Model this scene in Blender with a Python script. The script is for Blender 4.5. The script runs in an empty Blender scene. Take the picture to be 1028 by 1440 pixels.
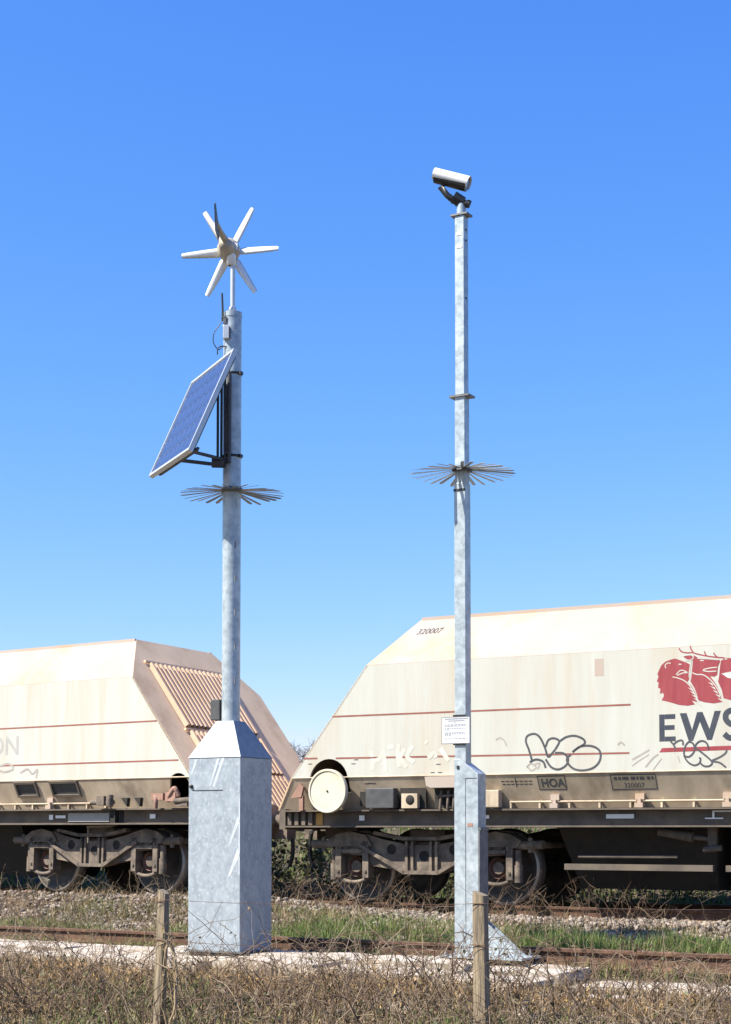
import bpy, bmesh, math, random
import numpy as np
from mathutils import Vector, Matrix, noise

S = bpy.context.scene
COL = S.collection
R = math.radians
random.seed(7)
rng = np.random.default_rng(11)

# ---------------------------------------------------------------- camera
cd = bpy.data.cameras.new('camera')
cam = bpy.data.objects.new('camera', cd)
COL.objects.link(cam)
cam.location = (0, 0, 1.5)
cam.rotation_euler = (R(93), 0, 0)
cd.sensor_fit = 'VERTICAL'
cd.sensor_width = 25.7
cd.sensor_height = 36
cd.lens = 2298.7 / 1440 * 36
cd.shift_y = 0.2268
cd.clip_start = 0.1
cd.clip_end = 3000
S.camera = cam

# ---------------------------------------------------------------- sky and sun
SUN_DIR = Vector((-0.940, -0.341, 1.150)).normalized()       # towards the sun
elev = math.asin(SUN_DIR.z)
azim = math.atan2(SUN_DIR.x, SUN_DIR.y)
SKY_R = (0.385, 1.36); SKY_G = (0.839, 0.923); SKY_B = (3.2, 0.325)
W_ = bpy.data.worlds.new('World')
S.world = W_
W_.use_nodes = True
nt = W_.node_tree
for n_ in list(nt.nodes): nt.nodes.remove(n_)
sky = nt.nodes.new('ShaderNodeTexSky')
sky.sky_type = 'NISHITA'
sky.sun_disc = False
sky.sun_elevation = elev
sky.sun_rotation = azim
sky.altitude = 0
sky.air_density = 1.0
sky.dust_density = 0.25
sky.ozone_density = 1.6
# the same film-like colour response over the whole dome: one gain and gamma per channel
sep = nt.nodes.new('ShaderNodeSeparateColor')
comb = nt.nodes.new('ShaderNodeCombineColor')
for ch, gain, gam in (('Red', SKY_R[0], SKY_R[1]), ('Green', SKY_G[0], SKY_G[1]), ('Blue', SKY_B[0], SKY_B[1])):
    pw = nt.nodes.new('ShaderNodeMath'); pw.operation = 'POWER'; pw.inputs[1].default_value = gam
    ml = nt.nodes.new('ShaderNodeMath'); ml.operation = 'MULTIPLY'; ml.inputs[1].default_value = gain
    nt.links.new(sep.outputs[ch], pw.inputs[0]); nt.links.new(pw.outputs[0], ml.inputs[0]); nt.links.new(ml.outputs[0], comb.inputs[ch])
bg = nt.nodes.new('ShaderNodeBackground')
bg.inputs['Strength'].default_value = 0.092
wo = nt.nodes.new('ShaderNodeOutputWorld')
nt.links.new(sky.outputs[0], sep.inputs[0])
nt.links.new(comb.outputs[0], bg.inputs['Color'])
nt.links.new(bg.outputs[0], wo.inputs['Surface'])

sl = bpy.data.lights.new('sun', 'SUN')
sl.energy = 5.0
sl.angle = R(0.53)
sl.color = (1.0, 0.948, 0.83)
so = bpy.data.objects.new('sun', sl)
COL.objects.link(so)
so.rotation_euler = SUN_DIR.to_track_quat('Z', 'Y').to_euler()
so.location = (-10, -8, 14)

S.view_settings.view_transform = 'Standard'
S.view_settings.look = 'None'
S.view_settings.exposure = 1.10
S.view_settings.gamma = 1.0
S.view_settings.use_curve_mapping = False

# ---------------------------------------------------------------- helpers
TH = 0.5249                                   # heading of the track
T = Vector((math.cos(TH), -math.sin(TH), 0))  # along the track, to the right and nearer
N = Vector((math.sin(TH), math.cos(TH), 0))   # across the track, away


def tag(o, label=None, cat=None, group=None, kind=None):
    if label: o['label'] = label
    if cat: o['category'] = cat
    if group: o['group'] = group
    if kind: o['kind'] = kind
    return o


def empty(name, loc=(0, 0, 0), rot=(0, 0, 0)):
    o = bpy.data.objects.new(name, None)
    o.empty_display_size = 0.1
    o.location = loc
    o.rotation_euler = rot
    COL.objects.link(o)
    return o


class MB:
    def __init__(self):
        self.v = []; self.f = []; self.s = []

    def add(self, vs, fs, smooth=False):
        b = len(self.v)
        self.v += [tuple(x) for x in vs]
        for f in fs:
            self.f.append([b + i for i in f]); self.s.append(smooth)
        return self

    def box(self, c, s, M=None):
        hx, hy, hz = s[0] / 2, s[1] / 2, s[2] / 2
        vs = [Vector((x, y, z)) for x in (-hx, hx) for y in (-hy, hy) for z in (-hz, hz)]
        if M is not None: vs = [M @ v for v in vs]
        vs = [v + Vector(c) for v in vs]
        return self.add(vs, [(0, 1, 3, 2), (4, 6, 7, 5), (0, 4, 5, 1), (2, 3, 7, 6), (0, 2, 6, 4), (1, 5, 7, 3)])

    def span(self, a, b):
        a = Vector(a); b = Vector(b)
        return self.box((a + b) / 2, (abs(b.x - a.x), abs(b.y - a.y), abs(b.z - a.z)))

    def prism(self, poly, y0, y1, fn=None):
        """poly in (x,z), extruded y0..y1"""
        n = len(poly)
        vs = [Vector((p[0], y0, p[1])) for p in poly] + [Vector((p[0], y1, p[1])) for p in poly]
        if fn: vs = [fn(v) for v in vs]
        fs = [tuple(range(n)), tuple(range(2 * n - 1, n - 1, -1))]
        fs += [(i, n + i, n + (i + 1) % n, (i + 1) % n) for i in range(n)]
        return self.add(vs, fs)

    def tube(self, pts, r, n=8, cap=True, smooth=True):
        pts = [Vector(p) for p in pts]
        k = len(pts)
        rs = r if isinstance(r, (list, tuple)) else [r] * k
        vs = []
        for i, p in enumerate(pts):
            d = (pts[min(i + 1, k - 1)] - pts[max(i - 1, 0)])
            if d.length < 1e-9: d = Vector((0, 0, 1))
            d.normalize()
            a = Vector((0, 0, 1)) if abs(d.z) < 0.9 else Vector((1, 0, 0))
            e1 = d.cross(a).normalized(); e2 = d.cross(e1)
            for j in range(n):
                t = 2 * math.pi * j / n
                vs.append(p + (e1 * math.cos(t) + e2 * math.sin(t)) * rs[i])
        fs = [(i * n + j, i * n + (j + 1) % n, (i + 1) * n + (j + 1) % n, (i + 1) * n + j)
              for i in range(k - 1) for j in range(n)]
        self.add(vs, fs, smooth)
        if cap:
            self.add(vs[:n], [tuple(range(n))]); self.add(vs[-n:], [tuple(range(n - 1, -1, -1))])
        return self

    def lathe(self, prof, n=24, M=None, smooth=True):
        """prof (r,h) about z"""
        vs = []
        for r, h in prof:
            for j in range(n):
                t = 2 * math.pi * j / n
                vs.append(Vector((r * math.cos(t), r * math.sin(t), h)))
        if M is not None: vs = [M @ v for v in vs]
        k = len(prof)
        fs = [(i * n + j, i * n + (j + 1) % n, (i + 1) * n + (j + 1) % n, (i + 1) * n + j)
              for i in range(k - 1) for j in range(n)]
        return self.add(vs, fs, smooth)

    def build(self, name, mat, parent=None, bevel=0):
        me = bpy.data.meshes.new(name)
        me.from_pydata(self.v, [], self.f)
        me.polygons.foreach_set('use_smooth', self.s)
        if isinstance(mat, (list, tuple)):
            for m in mat: me.materials.append(m)
        elif mat: me.materials.append(mat)
        me.update()
        bm = bmesh.new(); bm.from_mesh(me)
        bmesh.ops.recalc_face_normals(bm, faces=bm.faces)
        bm.to_mesh(me); bm.free()
        o = bpy.data.objects.new(name, me)
        COL.objects.link(o)
        if parent: o.parent = parent
        if bevel:
            b = o.modifiers.new('bevel', 'BEVEL'); b.width = bevel; b.segments = 2
            b.limit_method = 'ANGLE'; b.angle_limit = R(40)
        return o


def numpy_mesh(name, verts, faces, mat, parent=None, attr=None):
    """verts (n,3), faces (m,k) arrays"""
    me = bpy.data.meshes.new(name)
    verts = np.asarray(verts, dtype=np.float32); faces = np.asarray(faces, dtype=np.int32)
    k = faces.shape[1]
    me.vertices.add(len(verts)); me.vertices.foreach_set('co', verts.ravel())
    me.loops.add(faces.size); me.loops.foreach_set('vertex_index', faces.ravel())
    me.polygons.add(len(faces))
    me.polygons.foreach_set('loop_start', np.arange(0, faces.size, k, dtype=np.int32))
    me.polygons.foreach_set('loop_total', np.full(len(faces), k, dtype=np.int32))
    if attr is not None:
        a = me.attributes.new('tint', 'FLOAT', 'POINT')
        a.data.foreach_set('value', np.asarray(attr, dtype=np.float32))
    me.update(calc_edges=True)
    if mat: me.materials.append(mat)
    o = bpy.data.objects.new(name, me)
    COL.objects.link(o)
    if parent: o.parent = parent
    return o


# ---------------------------------------------------------------- materials
MATS = {}


def mat(name, c1, c2=None, rough=0.7, metal=0.0, scale=6.0, c3=None, scale3=1.2, bump=0.0, bscale=40,
        stretch=(1, 1, 1), lo=0.38, hi=0.62, lo3=0.5, hi3=0.7, spec=0.5, attr=False, trans=0.0, coord='Object'):
    m = bpy.data.materials.new(name)
    m.use_nodes = True
    t = m.node_tree; L = t.links
    b = t.nodes['Principled BSDF']
    b.inputs['Roughness'].default_value = rough
    b.inputs['Metallic'].default_value = metal
    b.inputs['Specular IOR Level'].default_value = spec
    c4 = lambda c: (c[0] * 0.76, c[1] * 0.76, c[2] * 0.76, 1)
    if c2 is None:
        b.inputs['Base Color'].default_value = c4(c1)
    else:
        tc = t.nodes.new('ShaderNodeTexCoord')
        mp = t.nodes.new('ShaderNodeMapping')
        mp.inputs['Scale'].default_value = stretch
        L.new(tc.outputs[coord], mp.inputs['Vector'])

        def nz(sc, lo_, hi_, det=6.0):
            n = t.nodes.new('ShaderNodeTexNoise')
            n.inputs['Scale'].default_value = sc; n.inputs['Detail'].default_value = det
            n.inputs['Roughness'].default_value = 0.62
            L.new(mp.outputs[0], n.inputs['Vector'])
            r = t.nodes.new('ShaderNodeMapRange')
            r.inputs['From Min'].default_value = lo_; r.inputs['From Max'].default_value = hi_
            L.new(n.outputs['Fac'], r.inputs['Value'])
            return r.outputs[0]
        mix = t.nodes.new('ShaderNodeMix'); mix.data_type = 'RGBA'
        mix.inputs['A'].default_value = c4(c1); mix.inputs['B'].default_value = c4(c2)
        if attr:
            at = t.nodes.new('ShaderNodeAttribute'); at.attribute_name = 'tint'
            L.new(at.outputs['Fac'], mix.inputs['Factor'])
        else:
            L.new(nz(scale, lo, hi), mix.inputs['Factor'])
        out = mix.outputs['Result']
        if c3 is not None:
            mx = t.nodes.new('ShaderNodeMix'); mx.data_type = 'RGBA'
            L.new(out, mx.inputs['A']); mx.inputs['B'].default_value = c4(c3)
            L.new(nz(scale3, lo3, hi3, 8.0), mx.inputs['Factor'])
            out = mx.outputs['Result']
        L.new(out, b.inputs['Base Color'])
        if bump:
            n = t.nodes.new('ShaderNodeTexNoise'); n.inputs['Scale'].default_value = bscale
            n.inputs['Detail'].default_value = 5
            L.new(mp.outputs[0], n.inputs['Vector'])
            bp = t.nodes.new('ShaderNodeBump'); bp.inputs['Strength'].default_value = bump
            bp.inputs['Distance'].default_value = 0.02
            L.new(n.outputs['Fac'], bp.inputs['Height']); L.new(bp.outputs[0], b.inputs['Normal'])
    if trans:
        b.inputs['Transmission Weight'].default_value = 0
        tr = t.nodes.new('ShaderNodeBsdfTranslucent')
        ms = t.nodes.new('ShaderNodeMixShader'); ms.inputs[0].default_value = trans
        if b.inputs['Base Color'].is_linked:
            L.new(b.inputs['Base Color'].links[0].from_socket, tr.inputs['Color'])
        else: tr.inputs['Color'].default_value = c4(c1)
        o = t.nodes['Material Output']
        L.new(b.outputs[0], ms.inputs[1]); L.new(tr.outputs[0], ms.inputs[2]); L.new(ms.outputs[0], o.inputs['Surface'])
    MATS[name] = m
    return m


CREAM = mat('cream_paint', (0.605, 0.60, 0.54), (0.56, 0.545, 0.475), 0.55, scale=2.0, stretch=(2.4, 1, 0.22),
            c3=(0.54, 0.45, 0.33), scale3=1.1, lo3=0.52, hi3=0.80, bump=0.10, bscale=1.6)
TOPC = mat('stone_dust_on_cream', (0.49, 0.42, 0.37), (0.50, 0.385, 0.305), 0.75, scale=0.9, stretch=(1, 1, 0.6),
           c3=(0.56, 0.32, 0.14), scale3=0.7, lo3=0.49, hi3=0.72, bump=0.10, bscale=1.6)
LOWC = mat('grimy_cream', (0.70, 0.565, 0.41), (0.52, 0.41, 0.29), 0.75, scale=3.0, stretch=(1, 1, 0.4),
           c3=(0.30, 0.23, 0.16), scale3=2.5, lo3=0.52, hi3=0.75)
ENDM = mat('dusty_brown_steel', (0.86, 0.63, 0.41), (0.72, 0.52, 0.33), 0.8, scale=1.8, stretch=(1, 1, 0.5),
           c3=(0.62, 0.42, 0.25), scale3=1.8, lo3=0.52, hi3=0.72)
CORR = mat('dusty_corrugation', (0.74, 0.51, 0.35), (0.64, 0.43, 0.28), 0.8, scale=2.5, stretch=(1, 1, 0.4))
FRAME = mat('dusty_underframe', (0.17, 0.135, 0.105), (0.11, 0.088, 0.07), 0.85, scale=5,
            c3=(0.20, 0.155, 0.11), scale3=3.0, lo3=0.52, hi3=0.7)
BOGIE = mat('dusty_bogie_steel', (0.23, 0.178, 0.138), (0.105, 0.083, 0.066), 0.85, scale=6,
            c3=(0.30, 0.235, 0.17), scale3=5.0, lo3=0.52, hi3=0.7, bump=0.15, bscale=30)
DARK = mat('dark_steel_and_shade', (0.022, 0.02, 0.018), (0.035, 0.03, 0.025), 0.9, scale=5)  # near-black; stands in for shade in openings, inside and under the wagons
TREAD = mat('shaded_wheel_steel', (0.095, 0.08, 0.068), (0.06, 0.05, 0.042), 0.6, 0.2, scale=8)  # wheel colour kept dark to stand in for shadow behind the side frames
RIMM = mat('polished_rim', (0.55, 0.50, 0.44), (0.40, 0.35, 0.30), 0.4, 0.5, scale=6)
RUSTY = mat('rust', (0.17, 0.085, 0.05), (0.10, 0.052, 0.034), 0.9, scale=14, c3=(0.27, 0.155, 0.09), scale3=5,
            bump=0.3, bscale=60)
PINK = mat('faded_red_oxide', (0.42, 0.24, 0.18), (0.34, 0.19, 0.14), 0.8, scale=8)
GALV = mat('galvanised_steel', (0.54, 0.61, 0.65), (0.36, 0.415, 0.45), 0.36, 0.25, scale=16,
           c3=(0.68, 0.74, 0.77), scale3=7, lo3=0.5, hi3=0.75, bump=0.05, bscale=60)
LIDM = mat('lid_zinc', (0.30, 0.345, 0.375), (0.24, 0.275, 0.305), 0.5, 0.1, scale=16)
SPIKE = mat('spike_steel', (0.40, 0.46, 0.53), (0.30, 0.36, 0.42), 0.35, 0.5, scale=9)
ZINC = mat('bright_zinc', (0.72, 0.77, 0.80), (0.56, 0.61, 0.65), 0.4, 0.1, scale=20, stretch=(1, 1, 0.3))
GALVS = mat('streaked_galvanised_steel', (0.45, 0.51, 0.56), (0.335, 0.385, 0.435), 0.40, 0.15, scale=9,
            c3=(0.58, 0.63, 0.67), scale3=26, lo3=0.52, hi3=0.70, stretch=(1.3, 1.3, 0.9), bump=0.06, bscale=30)
GALVD = mat('dull_galvanised_steel', (0.22, 0.225, 0.235), (0.14, 0.145, 0.155), 0.55, 0.2, scale=18)
BLACK = mat('black_plastic', (0.02, 0.02, 0.024), (0.03, 0.03, 0.034), 0.45, scale=10)
WHITE = mat('white_enamel', (1.05, 1.05, 1.03), (0.98, 0.98, 0.95), 0.3, scale=5)
OFFW = mat('cream_cast_metal', (0.52, 0.46, 0.36), (0.44, 0.38, 0.29), 0.5, scale=9)
DISCM = mat('cream_disc_paint', (0.74, 0.69, 0.56), (0.70, 0.62, 0.46), 0.55, scale=3)
DGREY = mat('dark_grey_paint', (0.085, 0.088, 0.09), (0.06, 0.06, 0.062), 0.6, scale=10)
ALU = mat('panel_aluminium', (0.72, 0.73, 0.74), (0.66, 0.67, 0.68), 0.35, 0.35, scale=10)
CELL = mat('blue_silicon', (0.05, 0.07, 0.17), (0.075, 0.10, 0.22), 0.2, 0.1, scale=9, spec=0.6)
GRIDW = mat('cell_backing', (0.55, 0.58, 0.66), (0.48, 0.52, 0.60), 0.3, scale=3)
RED = mat('stripe_red', (0.26, 0.075, 0.055), (0.33, 0.12, 0.085), 0.6, scale=4)
EMB = mat('emblem_red', (0.30, 0.032, 0.045), (0.36, 0.055, 0.065), 0.55, scale=5, stretch=(3, 1, 0.4))
NAVY = mat('lettering_navy', (0.028, 0.038, 0.062), (0.05, 0.058, 0.075), 0.55, scale=5)
INK = mat('black_spray_paint', (0.045, 0.05, 0.06), (0.09, 0.09, 0.10), 0.7, scale=6)
INKF = mat('faded_spray_paint', (0.36, 0.32, 0.30), (0.46, 0.41, 0.36), 0.7, scale=7)
PALE = mat('pale_spray_paint', (0.74, 0.71, 0.62), (0.60, 0.58, 0.49), 0.7, scale=5)
GREYL = mat('grey_lettering', (0.40, 0.39, 0.37), (0.48, 0.46, 0.42), 0.6, scale=5)
YELL = mat('orange_label', (0.60, 0.33, 0.07), (0.52, 0.28, 0.06), 0.6, scale=8)
PLATE = mat('stencil_panel', (0.40, 0.34, 0.25), (0.34, 0.28, 0.20), 0.7, scale=6)
CONC = mat('pale_concrete', (0.68, 0.60, 0.51), (0.42, 0.35, 0.28), 0.9, scale=7, c3=(0.40, 0.29, 0.19), scale3=3,
           lo3=0.5, hi3=0.68, bump=0.8, bscale=18)
STONE = mat('orange_sandstone', (0.50, 0.30, 0.11), (0.36, 0.22, 0.09), 0.95, scale=5, c3=(0.14, 0.12, 0.06), scale3=3,
            bump=0.6, bscale=18)
WOODP = mat('weathered_post_wood', (0.40, 0.31, 0.20), (0.20, 0.155, 0.105), 0.9, scale=9, stretch=(6, 6, 0.5),
            c3=(0.12, 0.095, 0.07), scale3=5, lo3=0.55, hi3=0.7, bump=0.5, bscale=22)
SOIL = mat('rough_ground', (0.12, 0.09, 0.055), (0.06, 0.046, 0.03), 0.95, scale=3, c3=(0.10, 0.115, 0.04), scale3=0.7,
           bump=0.6, bscale=14, coord='Object')
BALL = mat('ballast_stone', (0.44, 0.37, 0.31), (0.15, 0.12, 0.095), 0.95, attr=True, c3=(0.30, 0.19, 0.13), scale3=2,
           lo3=0.5, hi3=0.72)
GRASS = mat('green_grass', (0.12, 0.20, 0.040), (0.27, 0.28, 0.09), 0.7, attr=True, trans=0.3)
DRYG = mat('dead_grass', (0.50, 0.36, 0.19), (0.13, 0.092, 0.055), 0.85, attr=True, trans=0.2)
STRAW = mat('orange_straw', (0.72, 0.47, 0.19), (0.42, 0.28, 0.12), 0.85, attr=True, trans=0.2)
TWIG = mat('brown_twig', (0.085, 0.057, 0.034), (0.40, 0.29, 0.165), 0.8, attr=True)
TWIGR = mat('reddish_cane', (0.07, 0.04, 0.026), (0.26, 0.165, 0.095), 0.75, attr=True)
LEAF = mat('bramble_leaf', (0.07, 0.10, 0.03), (0.18, 0.14, 0.05), 0.6, attr=True, trans=0.2)
BARK = mat('grey_bark', (0.17, 0.15, 0.135), (0.24, 0.21, 0.185), 0.9, attr=True)
PAPER = mat('sign_white', (0.80, 0.82, 0.84), (0.76, 0.78, 0.80), 0.4, scale=4)
PRINT = mat('grey_print', (0.30, 0.31, 0.34), (0.36, 0.36, 0.38), 0.6, scale=30)

# ---------------------------------------------------------------- setting: the ground
RAIL0 = Vector((0.0, 15.98, 0.0))        # a point on the old siding rail


def across(x, y): return (Vector((x, y, 0)) - RAIL0).dot(N)
def along(x, y): return (Vector((x, y, 0)) - RAIL0).dot(T)
def pos(s, a, z=0.0):
    p = RAIL0 + T * s + N * a
    return Vector((p.x, p.y, z))


def lerp_table(tbl, a):
    for (a0, z0), (a1, z1) in zip(tbl, tbl[1:]):
        if a <= a1:
            t = max(0.0, (a - a0) / (a1 - a0)); t = t * t * (3 - 2 * t)
            return z0 + (z1 - z0) * t
    return tbl[-1][1]


PROF = [(-40, -0.1), (-3.6, 0.0), (-2.4, 0.08), (-1.7, 0.13), (-0.5, 0.20), (0.4, 0.25), (1.4, 0.30), (2.6, 0.38), (3.4, 0.43),
        (7.0, 0.44), (7.9, 0.35), (11.5, 1.85), (15, 1.95), (60, 1.6), (900, -1.0)]


def ground_z(x, y):
    a = across(x, y); s = along(x, y)
    z = lerp_table(PROF, a)
    if a < -1.6: z += 0.07 * noise.noise((x * 0.9, y * 0.9, 0)) + 0.03 * noise.noise((x * 3, y * 3, 5))
    elif a > 7.5: z += 0.12 * noise.noise((x * 0.5, y * 0.5, 2))
    else: z += 0.02 * noise.noise((x * 2, y * 2, 1))
    # ballast heaped higher in front of the left wagon
    h = max(0.0, min(1.0, (-s - 1.2) / 2.0)) * max(0.0, 1 - abs(a - 3.3) / 1.3)
    return z + 0.20 * h


def build_ground():
    ss = np.concatenate([[-700, -300, -120, -60, -35, -25], np.arange(-18, 18.01, 0.3), [25, 40, 80, 200, 600]])
    aa = np.concatenate([[-90, -40, -22, -15], np.arange(-10, 14.01, 0.25), [18, 25, 40, 80, 160, 400, 900]])
    vs = []
    for s in ss:
        for a in aa:
            p = pos(s, a); vs.append((p.x, p.y, ground_z(p.x, p.y)))
    na = len(aa)
    fs = [(i * na + j, i * na + j + 1, (i + 1) * na + j + 1, (i + 1) * na + j)
          for i in range(len(ss) - 1) for j in range(na - 1)]
    o = numpy_mesh('ground', vs, fs, SOIL)
    tag(o, kind='structure')
    o.data.polygons.foreach_set('use_smooth', [True] * len(fs))


build_ground()


# ---------------------------------------------------------------- wagon track
TRACK0 = Vector((0, 20.3915, 0))
U1, U2 = -3.7549, 0.0165
WID = 2.79
LSH = 8.9                                  # length between the shoulders of the hopper
DTH = 0.0879
T1 = Vector((math.cos(TH + DTH), -math.sin(TH + DTH), 0))
N1 = Vector((math.sin(TH + DTH), math.cos(TH + DTH), 0))
ZR = 0.577                                 # top of the running rails
RAILP = [(-.07, -.15), (.07, -.15), (.07, -.138), (.012, -.118), (.012, -.04), (.036, -.028), (.036, -.004), (.028, 0),
         (-.028, 0), (-.036, -.004), (-.036, -.028), (-.012, -.04), (-.012, -.118), (-.07, -.138)]


def sweep_rail(path, z, name, label, group, pr=None, scale=1.0):
    n = len(RAILP); vs = []; m = len(path)
    mb = MB()
    for i, p in enumerate(path):
        d = (path[min(i + 1, m - 1)] - path[max(i - 1, 0)]).normalized()
        side = Vector((d.y, -d.x, 0))
        for (w, h) in RAILP: vs.append(p + side * w * scale + Vector((0, 0, z + h * scale)))
    fs = [(i * n + j, i * n + (j + 1) % n, (i + 1) * n + (j + 1) % n, (i + 1) * n + j) for i in range(m - 1) for j in range(n)]
    fs += [tuple(range(n)), tuple(range(m * n - 1, m * n - n - 1, -1))]
    mb.add(vs, fs)
    return tag(mb.build(name, RUSTY), label, 'rail', group)


PR1 = TRACK0 + T * U1


def centre_path(off):
    pts = []
    for u in (-60, -40, -25, -14, -8, -4, -2.0): pts.append(PR1 + T1 * u + N1 * (WID / 2 + off))
    for u in (2.0, 6, 12, 25, 45): pts.append(TRACK0 + T * (U1 + u) + N * (WID / 2 + off))
    return pts


sweep_rail(centre_path(-0.7525), ZR, 'running_rail', 'rusty near running rail under the hopper wagons, edge of the pale ballast', 'rails under the wagons')
sweep_rail(centre_path(0.7525), ZR, 'running_rail', 'far running rail behind the wheels under the hopper wagons', 'rails under the wagons')
# the disused siding rail, in two lengths with a gap
sweep_rail([pos(-14, 0), pos(-6, 0.02), pos(-1.5, 0), pos(1.35, 0.0)], 0.43, 'siding_rail',
           'long rusty disused rail running behind the galvanised cabinet', 'disused siding rails')
sweep_rail([pos(1.72, -0.10), pos(6, -0.12), pos(14, -0.1)], 0.435, 'siding_rail',
           'tall rusty disused rail at the right, its cut end beside the camera mast', 'disused siding rails', scale=1.15)


# ---------------------------------------------------------------- text and stroke helpers
def text_faces(s, size, shear=0.0, bold=0.0):
    c = bpy.data.curves.new('text', 'FONT')
    c.body = s; c.size = size; c.resolution_u = 3; c.shear = shear; c.offset = bold
    o = bpy.data.objects.new('text', c); COL.objects.link(o)
    dg = bpy.context.evaluated_depsgraph_get()
    me = bpy.data.meshes.new_from_object(o.evaluated_get(dg))
    vs = [(v.co.x, v.co.y) for v in me.vertices]; fs = [tuple(p.vertices) for p in me.polygons]
    bpy.data.objects.remove(o); bpy.data.curves.remove(c); bpy.data.meshes.remove(me)
    return vs, fs


def ribbon(pts, w):
    """flat stroke in 2-d; returns verts, faces"""
    P = [Vector((p[0], p[1])) for p in pts]
    n = len(P); vs = []; fs = []
    for i, p in enumerate(P):
        d = P[min(i + 1, n - 1)] - P[max(i - 1, 0)]
        if d.length < 1e-9: d = Vector((1, 0))
        d.normalize(); q = Vector((-d.y, d.x))
        ww = w[i] if isinstance(w, (list, tuple)) else w
        vs += [p + q * ww / 2, p - q * ww / 2]
    fs = [(2 * i, 2 * i + 1, 2 * i + 3, 2 * i + 2) for i in range(n - 1)]
    return [tuple(v) for v in vs], fs


def smooth_path(pts, k=6):
    P = [np.array(p, float) for p in pts]
    if len(P) < 3: return pts
    out = []
    Q = [2 * P[0] - P[1]] + P + [2 * P[-1] - P[-2]]
    for i in range(1, len(Q) - 2):
        for j in range(k):
            t = j / k
            a, b, c, d = Q[i - 1], Q[i], Q[i + 1], Q[i + 2]
            out.append(tuple(0.5 * ((2 * b) + (c - a) * t + (2 * a - 5 * b + 4 * c - d) * t ** 2 + (3 * b - a - 3 * c + d) * t ** 3)))
    out.append(tuple(P[-1]))
    return out


# ---------------------------------------------------------------- hopper wagons
ZB, ZS, ZT, ZF = 1.58, 2.981, 3.6, 1.18       # panel foot, shoulder, top, foot of the grimy lower panel
INS = 0.576                                   # how far the top leans in
HL = LSH / 2


def endx(z): return HL + 0.8 * (ZS - z)       # the sloping end
def nearY(z):
    if z > ZS: return -WID / 2 + INS * (z - ZS) / (ZT - ZS)
    if z < ZB: return -WID / 2 + 0.20 * (ZB - z) / (ZB - ZF)
    return -WID / 2


def on_side(x, z, off=0.004):
    y = nearY(z)
    if z > ZS: nrm = Vector((0, -(ZT - ZS), INS)).normalized()
    elif z < ZB: nrm = Vector((0, -(ZB - ZF), -0.20)).normalized()
    else: nrm = Vector((0, -1, 0))
    return Vector((x, y, z)) + nrm * (off if off > .02 or off < 0 else off * .3)


def decal(vs2, fs, name, m, parent, off=0.004):
    mb = MB(); mb.add([on_side(x, z, off) for x, z in vs2], fs)
    return mb.build(name, m, parent)


def decal_text(s, x, z, size, name, m, parent, off=0.004, shear=0, bold=0, sx=1.0):
    vs, fs = text_faces(s, size, shear, bold)
    return decal([(x + v[0] * sx, z + v[1]) for v in vs], fs, name, m, parent, off)


def strokes(lists, w, name, m, parent, off=0.004, sm=True):
    for i, pts in enumerate(lists):
        mb = MB()
        p = smooth_path(pts) if sm else pts
        v, f = ribbon(p, w)
        mb.add([on_side(a, b, off + 0.0004 * i) for a, b in v], f)
        mb.build(name, m, parent)


def arc(cx, cz, r, a0, a1, n=16, rz=None):
    rz = rz or r
    return [(cx + r * math.cos(R(a0 + (a1 - a0) * i / n)), cz + rz * math.sin(R(a0 + (a1 - a0) * i / n))) for i in range(n + 1)]


def wheelset_mesh():
    prof = [(0.0, -.07), (.09, -.07), (.10, -.055), (.15, -.03), (.33, -.02), (.36, -.045), (.435, -.055), (.445, -.05), (.45, 0.0),
            (.458, .055), (.485, .068), (.485, .085), (.47, .095), (.36, .09), (.33, .03), (.15, .035), (.10, .07), (0, .07)]
    return prof


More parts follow.
